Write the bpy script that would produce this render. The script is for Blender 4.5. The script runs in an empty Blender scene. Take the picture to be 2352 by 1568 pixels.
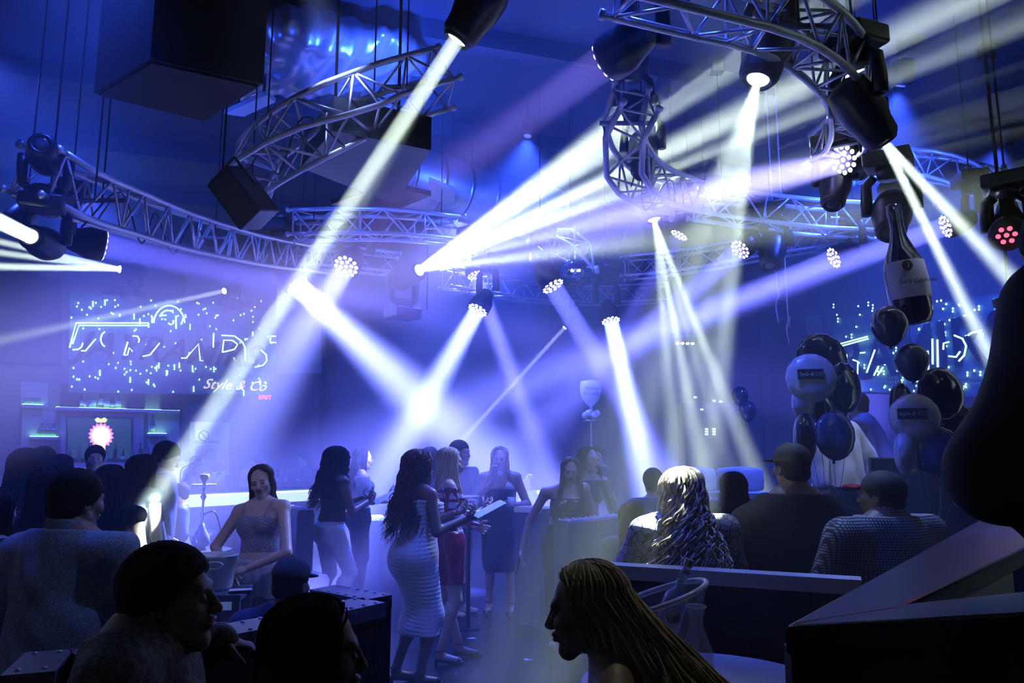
import bpy, math, random
import numpy as np
from mathutils import Vector as V, Matrix
random.seed(7); RNG=np.random.default_rng(7)
S=bpy.context.scene; COL=S.collection; PI=math.pi
# ------------------------------------------------ camera
F=1700.0; CZ=1.68; TILT=math.atan(256/F)
cd=bpy.data.cameras.new('camera'); cam=bpy.data.objects.new('camera',cd); COL.objects.link(cam); S.camera=cam
cd.sensor_width=36; cd.lens=F*36/2352; cd.clip_start=.05
cam.location=(0,0,CZ); cam.rotation_euler=(PI/2+TILT,0,0)
CM=cam.rotation_euler.to_matrix()
def ray(px,py): return CM@V(((px-1176)/F,(784-py)/F,-1))
def P(px,py,Y):
    d=ray(px,py); return V((0,0,CZ))+d*(Y/d.y)
def Pz(px,py,z):
    d=ray(px,py); return V((0,0,CZ))+d*((z-CZ)/d.z)
def X(px,Y,py=1100): return P(px,py,Y).x
# ------------------------------------------------ render look, world haze
S.view_settings.view_transform='Standard'; S.view_settings.look='None'; S.view_settings.gamma=1; S.view_settings.exposure=0.32
cy=S.cycles; cy.use_denoising=True; cy.max_bounces=4; cy.diffuse_bounces=2; cy.glossy_bounces=3; cy.transmission_bounces=4; cy.volume_bounces=0; cy.transparent_max_bounces=6
cy.use_adaptive_sampling=True; cy.adaptive_threshold=.02; cy.caustics_reflective=False; cy.caustics_refractive=False
w=bpy.data.worlds.new('world'); S.world=w; w.use_nodes=True; nt=w.node_tree
nt.nodes['Background'].inputs[0].default_value=(0,0,0,1)
vs=nt.nodes.new('ShaderNodeVolumeScatter'); vs.inputs['Density'].default_value=0.042; vs.inputs['Color'].default_value=(1,1,1,1)
nt.links.new(vs.outputs[0],nt.nodes['World Output'].inputs['Volume'])
# ------------------------------------------------ colours of the room lamps and the added fill
WHT=(.80,1,.86); BLU=(.035,.09,1); LAV=(.15,.165,1); ICE=(.55,.62,1); KEY=(.26,.36,1)
def aim(o,a,b): o.location=a; o.rotation_euler=(V(b)-V(a)).to_track_quat('-Z','Y').to_euler()
def spot(a,b,ang,e,col,blend=.5,r=.05,parent=None):
    l=bpy.data.lights.new('lamp_light','SPOT'); l.energy=e; l.color=col; l.spot_size=math.radians(ang); l.spot_blend=blend; l.shadow_soft_size=r
    o=bpy.data.objects.new('lamp_light',l); COL.objects.link(o); aim(o,a,b); return o
def beam(a,b,r,sp,e,col):
    l=bpy.data.lights.new('beam_light','AREA'); l.energy=e; l.color=col; l.shape='DISK'; l.size=2*r; l.spread=math.radians(sp)
    o=bpy.data.objects.new('beam_light',l); COL.objects.link(o); aim(o,a,b); return o
# fill and key cans added for their light: (lamp pos, target, angle, power, colour)
FILL=[
 ((-5.2,6.5,5.6),(-3.2,9.5,0),100,620,BLU,'the far left area'),((0.2,9.0,5.7),(-.3,8.2,0),95,2300,BLU,'the centre of the floor'),((4.2,7.5,5.6),(3.2,9.5,0),100,1700,BLU,'the right lounge'),  # blue cans added to fill haze, floor and walls
 ((-.9,11.8,5.7),(-.7,10.2,0),84,4000,(.13,.17,1),'the rear left of centre'),((2.2,12.2,5.7),(1.5,10.6,0),90,3000,(.09,.14,1),'the rear right of centre'),((-6.5,10.5,5.6),(-6.0,14,1.5),110,1500,(.05,.09,1),'the bar wall'),
 ((6.3,9.0,5.6),(6.0,12.5,1.5),100,1300,BLU,'the right wall'),((0.6,3.9,5.6),(.9,4.6,0),66,950,BLU,'the seats at right'),((-2.6,4.2,5.6),(-2.3,4.8,0),66,850,BLU,'the seats at left'),
 ((-4.5,6.6,3.9),(-4.0,8.5,6.2),150,330,(.025,.09,1),'the roof at left'),((-1.25,6.3,4.75),(-.4,8.5,6.2),155,700,(.025,.09,1),'the roof at centre'),((3.6,6.8,4.2),(3.4,8.5,6.2),150,380,(.025,.09,1),'the roof at right'),((-.5,13.2,4.4),(0,14,6.2),150,700,(.03,.10,1),'the roof at the back'),  # uplights added to lift the dark roof
 ((1.9,8.4,4.9),(-.75,5.8,1.0),24,1900,KEY,'the menu readers from behind'),((2.6,9.6,4.9),(-2.2,7.3,.9),17,2300,KEY,'the white jeans from behind'),((-1.6,5.0,5.4),(-.2,8.0,1.1),26,700,KEY,'the phone person'),((1.9,4.3,5.4),(.35,6.8,1.2),20,260,KEY,'the smiling person'),  # from here on, spots added to brighten people and props
 ((2.3,5.4,5.5),(.95,3.75,1.45),18,60,(.75,.8,.7),'the blond curls'),((1.5,3.4,5.5),(.42,2.0,1.2),15,85,(.85,.95,.7),'the wavy hair in front'),((.6,2.2,5.6),(-1.7,3.0,1.1),16,190,(.22,.32,1),'the grey shirt'),((-.6,4.6,5.5),(-1.25,2.9,1.0),22,150,KEY,'the studded booth'),
 ((3.3,4.3,5.6),(2.72,6.0,1.5),20,420,(.5,.58,1),'the balloons and white shirt'),((1.2,5.0,5.5),(1.75,3.3,1.25),24,520,(.3,.45,.95),'the sofa edge and checked shirt'),((-1.2,3.0,5.4),(-1.75,5.3,1.2),16,150,(.35,.38,1),'the lace top'),
]
# ------------------------------------------------ materials
MATS={}
def mat(n,col=(.5,.5,.5),rough=.5,metal=0,emit=None,es=0,trans=0,alpha=1,coat=0,bump=0,bs=40,var=0,vs=8,sheen=0):
    if n in MATS: return MATS[n]
    m=bpy.data.materials.new(n); m.use_nodes=True; t=m.node_tree; b=t.nodes['Principled BSDF']; I=b.inputs
    I['Base Color'].default_value=(*col,1); I['Roughness'].default_value=rough; I['Metallic'].default_value=metal; I['Specular IOR Level'].default_value=.15 if 'hair' in n or 'cloth' in n else .5
    if emit: I['Emission Color'].default_value=(*emit,1); I['Emission Strength'].default_value=es; m.cycles.emission_sampling='NONE'
    I['Transmission Weight'].default_value=trans; I['Coat Weight'].default_value=coat; I['Alpha'].default_value=alpha
    if sheen: I['Sheen Weight'].default_value=sheen
    if bump or var:
        tc=t.nodes.new('ShaderNodeTexCoord')
    if bump:
        no=t.nodes.new('ShaderNodeTexNoise'); no.inputs['Scale'].default_value=bs; t.links.new(tc.outputs['Object'],no.inputs['Vector'])
        bu=t.nodes.new('ShaderNodeBump'); bu.inputs['Strength'].default_value=bump; bu.inputs['Distance'].default_value=.02
        t.links.new(no.outputs['Fac'],bu.inputs['Height']); t.links.new(bu.outputs[0],I['Normal'])
    if var:
        no=t.nodes.new('ShaderNodeTexNoise'); no.inputs['Scale'].default_value=vs; no.inputs['Detail'].default_value=5; t.links.new(tc.outputs['Object'],no.inputs['Vector'])
        r=t.nodes.new('ShaderNodeMapRange'); r.inputs['From Min'].default_value=.3; r.inputs['From Max'].default_value=.7; r.inputs['To Min'].default_value=1-var; r.inputs['To Max'].default_value=1+var
        h=t.nodes.new('ShaderNodeHueSaturation'); h.inputs['Color'].default_value=(*col,1); t.links.new(no.outputs['Fac'],r.inputs['Value']); t.links.new(r.outputs[0],h.inputs['Value']); t.links.new(h.outputs[0],I['Base Color'])
    MATS[n]=m; return m
def mat_pat(n,kind,c1,c2,scale,rough=.7,w=.05):
    if n in MATS: return MATS[n]
    m=mat(n,c1,rough); t=m.node_tree; I=t.nodes['Principled BSDF'].inputs
    tc=t.nodes.new('ShaderNodeTexCoord'); mx=t.nodes.new('ShaderNodeMix'); mx.data_type='RGBA'; mx.inputs[6].default_value=(*c1,1); mx.inputs[7].default_value=(*c2,1)
    if kind=='snake' or kind=='lace':
        v=t.nodes.new('ShaderNodeTexVoronoi'); v.feature='DISTANCE_TO_EDGE'; v.inputs['Scale'].default_value=scale; t.links.new(tc.outputs['Object'],v.inputs['Vector'])
        c=t.nodes.new('ShaderNodeMath'); c.operation='LESS_THAN'; c.inputs[1].default_value=w; t.links.new(v.outputs['Distance'],c.inputs[0]); t.links.new(c.outputs[0],mx.inputs[0])
    elif kind=='noise':
        v=t.nodes.new('ShaderNodeTexNoise'); v.inputs['Scale'].default_value=scale; v.inputs['Detail'].default_value=4; t.links.new(tc.outputs['Object'],v.inputs['Vector'])
        c=t.nodes.new('ShaderNodeMapRange'); c.inputs['From Min'].default_value=.5-w; c.inputs['From Max'].default_value=.5+w; t.links.new(v.outputs['Fac'],c.inputs['Value']); t.links.new(c.outputs[0],mx.inputs[0])
    elif kind=='check':
        sp=t.nodes.new('ShaderNodeSeparateXYZ'); t.links.new(tc.outputs['Object'],sp.inputs[0]); outs=[]
        for ax in ('X','Z'):
            a=t.nodes.new('ShaderNodeMath'); a.operation='MULTIPLY'; a.inputs[1].default_value=scale; t.links.new(sp.outputs[ax],a.inputs[0])
            f=t.nodes.new('ShaderNodeMath'); f.operation='FRACT'; t.links.new(a.outputs[0],f.inputs[0])
            g=t.nodes.new('ShaderNodeMath'); g.operation='LESS_THAN'; g.inputs[1].default_value=w; t.links.new(f.outputs[0],g.inputs[0]); outs.append(g)
        a=t.nodes.new('ShaderNodeMath'); a.operation='MAXIMUM'; t.links.new(outs[0].outputs[0],a.inputs[0]); t.links.new(outs[1].outputs[0],a.inputs[1]); t.links.new(a.outputs[0],mx.inputs[0])
    t.links.new(mx.outputs[2],I['Base Color']); return m
BLACK=mat('black_plastic',(.008,.009,.012),.38); BLKM=mat('black_metal',(.01,.012,.016),.35,.3)
ALU=mat('aluminium',(.78,.8,.85),.33,.55); STEEL=mat('steel',(.5,.52,.58),.3,1)
LENS=mat('lamp_lens_white',(1,1,1),.2,emit=(.93,1,.96),es=6); LEDW=mat('led_white',(1,1,1),.2,emit=(.85,.85,1),es=5); LEDV=mat('led_violet',(1,1,1),.2,emit=(.75,.72,1),es=2.2)
LEDOFF=mat('led_off',(.05,.05,.06),.15); DISP=mat('display_yellow',(0,0,0),.3,emit=(.85,.85,.2),es=.7); DISR=mat('display_red',(0,0,0),.3,emit=(1,.1,.08),es=1.5); REDL=mat('lens_red',(0,0,0),.2,emit=(1,.06,.12),es=4)
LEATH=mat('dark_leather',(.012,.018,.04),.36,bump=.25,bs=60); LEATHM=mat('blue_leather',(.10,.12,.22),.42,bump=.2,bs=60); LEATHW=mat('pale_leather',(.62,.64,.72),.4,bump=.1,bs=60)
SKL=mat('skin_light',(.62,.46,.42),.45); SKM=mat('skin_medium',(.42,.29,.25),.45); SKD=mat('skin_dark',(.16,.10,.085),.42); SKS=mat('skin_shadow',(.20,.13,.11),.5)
HBLK=mat('hair_black',(.008,.008,.012),.8); HBRN=mat('hair_brown',(.07,.045,.03),.4); HBLD=mat('hair_blond',(.50,.40,.26),.42); HAUB=mat('hair_auburn',(.16,.10,.075),.42)
GLASS=mat('clear_glass',(.9,.93,1),.03,trans=1); GLD=mat('dark_glass',(.01,.02,.015),.08,coat=.5); GLG=mat('green_glass',(.10,.30,.16),.1,coat=.5); LABEL=mat('paper_label',(.7,.7,.72),.6)
WHITE=mat('white_paint',(.7,.72,.75),.5); PAPER=mat('paper',(.75,.76,.78),.5); DARKW=mat('dark_wood',(.02,.02,.03),.3,coat=.4)
# ------------------------------------------------ object helpers
def prop(o,label=None,cat=None,group=None,kind=None):
    if label: o['label']=label
    if cat: o['category']=cat
    if group: o['group']=group
    if kind: o['kind']=kind
    return o
def mk(name,v,f,m,parent=None,smooth=True):
    me=bpy.data.meshes.new(name); 
    if isinstance(v,np.ndarray) and isinstance(f,np.ndarray):
        me.vertices.add(len(v)); me.vertices.foreach_set('co',v.astype(np.float32).ravel())
        n=f.shape[1]; me.loops.add(f.size); me.loops.foreach_set('vertex_index',f.astype(np.int32).ravel())
        me.polygons.add(len(f)); me.polygons.foreach_set('loop_start',np.arange(0,f.size,n,dtype=np.int32)); me.update(calc_edges=True)
    else: me.from_pydata([tuple(x) for x in v],[],[tuple(x) for x in f]); me.update()
    if smooth and len(me.polygons): me.polygons.foreach_set('use_smooth',[True]*len(me.polygons))
    me.materials.append(m); o=bpy.data.objects.new(name,me); COL.objects.link(o)
    if parent: o.parent=parent
    return o
def empty(name,loc=(0,0,0),rz=0,label=None,cat=None,group=None):
    o=bpy.data.objects.new(name,None); COL.objects.link(o); o.location=loc; o.rotation_euler=(0,0,rz); return prop(o,label,cat,group)
class MB:
    def __init__(s): s.v=[]; s.f=[]
    def add(s,v,f):
        n=len(s.v); s.v+= [V(x) for x in v]; s.f+=[tuple(i+n for i in q) for q in f]; return s
    def box(s,c,d,R=None,bev=0):
        c=V(c); a=[V((x*d[0]/2,y*d[1]/2,z*d[2]/2)) for x in(-1,1) for y in(-1,1) for z in(-1,1)]
        if R: a=[R@x for x in a]
        return s.add([c+x for x in a],[(0,1,3,2),(4,6,7,5),(0,4,5,1),(2,3,7,6),(0,2,6,4),(1,5,7,3)])
    def tube(s,pts,r,n=8,cap=True):
        pts=[V(p) for p in pts]; rs=r if isinstance(r,(list,tuple)) else [r]*len(pts); v=[]; f=[]; up=None
        for i,p in enumerate(pts):
            t=(pts[min(i+1,len(pts)-1)]-pts[max(i-1,0)]).normalized()
            if up is None: up=V((0,0,1)) if abs(t.z)<.9 else V((1,0,0))
            a=t.cross(up); a=a.normalized() if a.length>1e-6 else t.orthogonal().normalized(); b=t.cross(a).normalized(); up=-b if False else a.cross(t).normalized()
            for k in range(n):
                q=2*PI*k/n; v.append(p+(a*math.cos(q)+b*math.sin(q))*rs[i])
        m=len(pts)
        for i in range(m-1):
            for k in range(n): f.append((i*n+k,i*n+(k+1)%n,(i+1)*n+(k+1)%n,(i+1)*n+k))
        if cap: f.append(tuple(range(n))[::-1]); f.append(tuple((m-1)*n+k for k in range(n)))
        return s.add(v,f)
    def lathe(s,prof,n=24,c=(0,0,0),R=None):
        c=V(c); v=[]; f=[]
        for r,z in prof:
            for k in range(n):
                q=2*PI*k/n; x=V((r*math.cos(q),r*math.sin(q),z)); v.append(c+(R@x if R else x))
        for i in range(len(prof)-1):
            for k in range(n): f.append((i*n+k,i*n+(k+1)%n,(i+1)*n+(k+1)%n,(i+1)*n+k))
        f.append(tuple(range(n))[::-1]); f.append(tuple((len(prof)-1)*n+k for k in range(n)))
        return s.add(v,f)
    def prism(s,poly,z0,z1):
        n=len(poly); v=[V((p[0],p[1],z0)) for p in poly]+[V((p[0],p[1],z1)) for p in poly]
        return s.add(v,[tuple(range(n))[::-1],tuple(range(n,2*n))]+[(i,(i+1)%n,n+(i+1)%n,n+i) for i in range(n)])
    def sph(s,c,r,n=12,m=8,R=None):
        c=V(c); r=(r,r,r) if not isinstance(r,(tuple,list)) else r; v=[];f=[]
        for i in range(m+1):
            a=PI*i/m
            for k in range(n):
                q=2*PI*k/n; x=V((r[0]*math.sin(a)*math.cos(q),r[1]*math.sin(a)*math.sin(q),r[2]*math.cos(a))); v.append(c+(R@x if R else x))
        for i in range(m):
            for k in range(n): f.append((i*n+k,(i+1)*n+k,(i+1)*n+(k+1)%n,i*n+(k+1)%n))
        return s.add(v,f)
    def obj(s,name,m,parent=None,smooth=False,bev=0):
        o=mk(name,s.v,s.f,m,parent,smooth)
        if bev: b=o.modifiers.new('b','BEVEL'); b.width=bev; b.segments=2; b.limit_method='ANGLE'
        return o
def frame(d,up=(0,0,1)):
    z=V(d).normalized(); u=V(up); x=u.cross(z)
    if x.length<1e-4: x=V((1,0,0)).cross(z)
    x.normalize(); y=z.cross(x); return Matrix((x,y,z)).transposed()
def copyt(o,parent=None):
    c=o.copy(); COL.objects.link(c); c.parent=parent
    for ch in list(o.children): copyt(ch,c)
    return c
def spl(pts,n):
    pts=[V(p) for p in pts]; p=[pts[0]*2-pts[1]]+pts+[pts[-1]*2-pts[-2]]; out=[]
    for i in range(1,len(p)-2):
        for k in range(n):
            t=k/n; a,b,c,d=p[i-1:i+3]; out.append(.5*((2*b)+(c-a)*t+(2*a-5*b+4*c-d)*t*t+(3*b-a-3*c+d)*t**3))
    out.append(pts[-1]); return out
def text(name,s,m,size,loc,R,parent=None,shear=0,ext=.004,bold=0,ax='CENTER'):
    c=bpy.data.curves.new(name,'FONT'); c.body=s; c.size=size; c.shear=shear; c.extrude=ext; c.offset=bold; c.align_x=ax; c.align_y='CENTER'; c.resolution_u=3
    t=bpy.data.objects.new(name,c); COL.objects.link(t); dg=bpy.context.evaluated_depsgraph_get(); dg.update()
    me=bpy.data.meshes.new_from_object(t.evaluated_get(dg)); bpy.data.objects.remove(t); me.materials.clear(); me.materials.append(m)
    o=bpy.data.objects.new(name,me); COL.objects.link(o); M4=R.to_4x4(); M4.translation=V(loc); me.transform(M4)
    if parent: o.parent=parent; o.matrix_parent_inverse=Matrix.Identity(4)
    return o
def ploc(root,o):   # world-built mesh under a placed root: shift data instead of using inverse matrices
    o.data.transform(Matrix.LocRotScale(root.location,root.rotation_euler,None).inverted()); return o
# ------------------------------------------------ organic surfaces: distance fields -> surface nets
A=lambda x: np.array(x,dtype=float)
def nz(v): v=A(v); return v/max(1e-9,np.linalg.norm(v))
def cap(a,b,ra,rb=None,side=None,kd=1,k=.02,tag=''): return dict(t='cap',a=A(a),b=A(b),ra=ra,rb=ra if rb is None else rb,side=None if side is None else nz(side),kd=kd,k=k,tag=tag,op=1)
def ell(c,r,R=None,k=.02,tag='',op=1): return dict(t='ell',c=A(c),r=A(r) if np.ndim(r) else A([r,r,r]),R=R,k=k,tag=tag,op=op)
def bbox(p,inf=0):
    if p['t']=='cap':
        r=max(p['ra'],p['rb'])+inf; return np.minimum(p['a'],p['b'])-r, np.maximum(p['a'],p['b'])+r
    r=max(p['r'])+inf; return p['c']-r,p['c']+r
def ev(p,Q,inf=0):
    if p['t']=='cap':
        ba=p['b']-p['a']; L=ba@ba+1e-12; w=Q-p['a']; h=np.clip((w@ba)/L,0,1); q=w-h[...,None]*ba
        if p['side'] is not None and p['kd']!=1:
            t=nz(ba); s=p['side']-t*(p['side']@t); s=nz(s); dp=np.cross(t,s); c=q@dp; q=q+(c*(1/p['kd']-1))[...,None]*dp
            return (np.linalg.norm(q,axis=-1)-(p['ra']+(p['rb']-p['ra'])*h))*(.5+.5*p['kd'])-inf
        return np.linalg.norm(q,axis=-1)-(p['ra']+(p['rb']-p['ra'])*h)-inf
    q=Q-p['c']
    if p['R'] is not None: q=q@p['R']
    r=p['r']+max(inf,0); k0=np.linalg.norm(q/r,axis=-1); k1=np.linalg.norm(q/(r*r),axis=-1)+1e-9; return k0*(k0-1)/k1
def poly(prims,cell,inf=0,clips=(),disp=None):
    add=[p for p in prims if p['op']==1]; bs=[bbox(p,inf+.01) for p in add]
    lo=np.min([b[0] for b in bs],0); hi=np.max([b[1] for b in bs],0)
    for pt,n in clips:
        for ax in range(3):
            if abs(n[ax])>.999:
                if n[ax]>0: hi[ax]=min(hi[ax],pt[ax]+cell)
                else: lo[ax]=max(lo[ax],pt[ax]-cell)
    lo=lo-3*cell; hi=hi+3*cell; N=np.ceil((hi-lo)/cell).astype(int)+1
    D=np.full(N,.25)
    ax=[lo[i]+cell*np.arange(N[i]) for i in range(3)]
    for p in prims:
        k=p['k']; m=max(k,2*cell)+.02+(0.02 if disp is not None else 0); b0,b1=bbox(p,inf+m)
        i0=np.maximum(0,np.floor((b0-lo)/cell).astype(int)); i1=np.minimum(N,np.ceil((b1-lo)/cell).astype(int)+1)
        if np.any(i1<=i0): continue
        sl=tuple(slice(i0[i],i1[i]) for i in range(3))
        Q=np.stack(np.meshgrid(*[ax[i][sl[i]] for i in range(3)],indexing='ij'),-1); d=ev(p,Q,inf); o=D[sl]
        if p['op']==1:
            h=np.clip(.5+.5*(o-d)/k,0,1); D[sl]=o+(d-o)*h-k*h*(1-h)
        else:
            h=np.clip(.5-.5*(o+d)/k,0,1); D[sl]=o+(-d-o)*h+k*h*(1-h)
    if disp is not None or clips:
        Q=np.stack(np.meshgrid(*ax,indexing='ij'),-1)
        if disp is not None: D=D+disp(Q)
        for pt,n in clips: D=np.maximum(D,(Q-A(pt))@nz(n))
    D[0]=D[-1]=.1; D[:,0]=D[:,-1]=.1; D[:,:,0]=D[:,:,-1]=.1
    return nets(D,lo,cell)
def nets(D,lo,cell):
    N=D.shape; C=(N[0]-1,N[1]-1,N[2]-1); s=D<0; sumv=np.zeros(C+(3,),np.float32); cnt=np.zeros(C,np.float32); quads=[]
    for a in range(3):
        b,c=(a+1)%3,(a+2)%3
        s0=[slice(None)]*3; s1=[slice(None)]*3; s0[a]=slice(0,-1); s1[a]=slice(1,None)
        x0=s[tuple(s0)]; x1=s[tuple(s1)]; idx=np.argwhere(x0!=x1)
        if not len(idx): continue
        i0=idx; i1=idx.copy(); i1[:,a]+=1; d0=D[tuple(i0.T)]; d1=D[tuple(i1.T)]; t=d0/(d0-d1); pos=i0.astype(float); pos[:,a]+=t
        cells=[]
        for ob,oc in((-1,-1),(0,-1),(0,0),(-1,0)):
            q=i0.copy(); q[:,b]+=ob; q[:,c]+=oc; cells.append(q); np.add.at(sumv,tuple(q.T),pos); np.add.at(cnt,tuple(q.T),1)
        lin=[np.ravel_multi_index(tuple(q.T),C) for q in cells]; qd=np.stack(lin,1); flip=~x0[tuple(idx.T)]; qd[flip]=qd[flip][:,::-1]; quads.append(qd)
    if not quads: return np.zeros((0,3)),np.zeros((0,4),int)
    quads=np.concatenate(quads); use=np.flatnonzero(cnt.ravel()>0); mp=np.full(cnt.size,-1); mp[use]=np.arange(len(use))
    v=sumv.reshape(-1,3)[use]/cnt.ravel()[use][:,None]*cell+lo; return v,mp[quads]
def join(*m):
    vs=[];fs=[];n=0
    for v,f in m: vs.append(v); fs.append(f+n); n+=len(v)
    return np.concatenate(vs),np.concatenate(fs)
def tubes(paths,rad,n=5):
    vs=[];fs=[];o=0; an=2*PI*np.arange(n)/n
    for pts,r in zip(paths,rad):
        m=len(pts); t=np.gradient(pts,axis=0); t/=np.linalg.norm(t,axis=1)[:,None]+1e-9
        ref=np.where(np.abs(t[:,1:2])<.8,A([[0,1,0]]),A([[1,0,0]])); a=np.cross(t,ref); a/=np.linalg.norm(a,axis=1)[:,None]+1e-9; b=np.cross(t,a)
        v=pts[:,None,:]+(a[:,None,:]*np.cos(an)[None,:,None]+b[:,None,:]*np.sin(an)[None,:,None])*r[:,None,None]
        i=np.arange(m-1)[:,None]*n; k=np.arange(n)[None,:]; f=np.stack([i+k,i+(k+1)%n,i+n+(k+1)%n,i+n+k],-1).reshape(-1,4)
        vs.append(v.reshape(-1,3)); fs.append(f+o); o+=m*n
    return np.concatenate(vs),np.concatenate(fs)
def rotm(yaw,pitch,roll):   # local y = face direction, z = up; yaw to the left +, pitch up +, roll to the right +
    y,p,r=[math.radians(q) for q in(yaw,pitch,roll)]
    Z=A([[math.cos(y),-math.sin(y),0],[math.sin(y),math.cos(y),0],[0,0,1]]); Xm=A([[1,0,0],[0,math.cos(p),-math.sin(p)],[0,math.sin(p),math.cos(p)]]); Y=A([[math.cos(r),0,math.sin(r)],[0,1,0],[-math.sin(r),0,math.cos(r)]])
    return Z@Xm@Y
def head_prims(c,R,s,male):
    q=lambda *v: c+R@(A(v)*s); e=lambda v,r,k=.02,op=1: ell(q(*v),A(r)*s,R,k*s,'head',op); cc=lambda a,b,ra,rb,k=.012: cap(q(*a),q(*b),ra*s,rb*s,k=k*s,tag='head')
    jw=.05 if male else .043
    H=[e((0,-.012,.03),(.074,.095,.086)),e((0,.028,-.02),(.06,.068,.085)),cc((-jw,.012,-.062),(0,.07,-.1),.022,.02,.025),cc((jw,.012,-.062),(0,.07,-.1),.022,.02,.025),e((0,.075,-.103),(.02,.018,.017),.02),
       cc((-.036,.083,.022),(.036,.083,.022),.011,.011,.02),cc((0,.092,.012),(0,.116,-.03),.008,.011,.01),e((-.011,.106,-.034),(.009,.01,.008),.008),e((.011,.106,-.034),(.009,.01,.008),.008),
       e((-.042,.07,-.025),(.022,.02,.02),.025),e((.042,.07,-.025),(.022,.02,.02),.025),e((0,.088,-.06),(.026,.014,.016),.012),
       e((-.031,.102,-.001),(.017,.016,.011),.014,-1),e((.031,.102,-.001),(.017,.016,.011),.014,-1),e((-.031,.085,-.002),(.0125,.0125,.0115),.004),e((.031,.085,-.002),(.0125,.0125,.0115),.004),
       e((0,.1,-.0545),(.023,.0105,.0065),.005),e((0,.099,-.068),(.020,.0105,.0075),.005),e((0,.113,-.061),(.024,.006,.0016),.003,-1),
       e((-.075,-.006,-.01),(.007,.019,.031),.006),e((.075,-.006,-.01),(.007,.019,.031),.006),e((-.082,-.004,-.008),(.006,.011,.02),.005,-1),e((.082,-.004,-.008),(.006,.011,.02),.005,-1)]
    return H
def hand_prims(w,d,n,right,s=1,curl=.35,tcurl=.2,spread=.0,point=False):
    w=A(w); d=nz(d); n=A(n)-d*(A(n)@d); n=nz(n); th=np.cross(d,n)*(1 if right else -1); P_=[]
    R=np.stack([th,d,n],1)
    P_.append(ell(w+d*.048*s,A([.038,.05,.015])*s,R,.01)); P_.append(cap(w-d*.01*s,w+d*.03*s,.022*s,.026*s,side=th,kd=.72,k=.012))
    P_.append(cap(w+d*.075*s-th*.03*s,w+d*.085*s+th*.03*s,.0115*s,k=.01)); 
    for i,L in enumerate((.068,.082,.088,.078)):       # little..index from -th to +th
        b=w+d*(.078+.004*i)*s+th*(i-1.5)*.0205*s; c=curl*(1+.12*(1.5-i)) if not(point and i==3) else .08
        la=th*(i-1.5)*(.05+spread); d1=nz(math.cos(c)*d+math.sin(c)*n+la); d2=nz(math.cos(2.1*c)*d+math.sin(2.1*c)*n+la*.6); d3=nz(math.cos(2.9*c)*d+math.sin(2.9*c)*n+la*.3)
        p1=b+d1*L*.45*s; p2=p1+d2*L*.32*s; p3=p2+d3*L*.23*s; r=.0088*s if i else .0078*s
        P_+= [cap(b,p1,r*1.05,r,k=.005),cap(p1,p2,r,r*.92,k=.003),cap(p2,p3,r*.92,r*.78,k=.003)]
    b=w+d*.022*s+th*.028*s; t1=nz(.65*d+.75*th+.25*n); t2=nz((.9-tcurl*.4)*d+(.45-tcurl)*th+(.2+tcurl)*n)
    P_+= [cap(b,b+t1*.042*s,.0135*s,.0105*s,k=.01),cap(b+t1*.042*s,b+t1*.042*s+t2*.045*s,.0105*s,.0082*s,k=.004)]
    return P_
PEOPLE=[]
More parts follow.
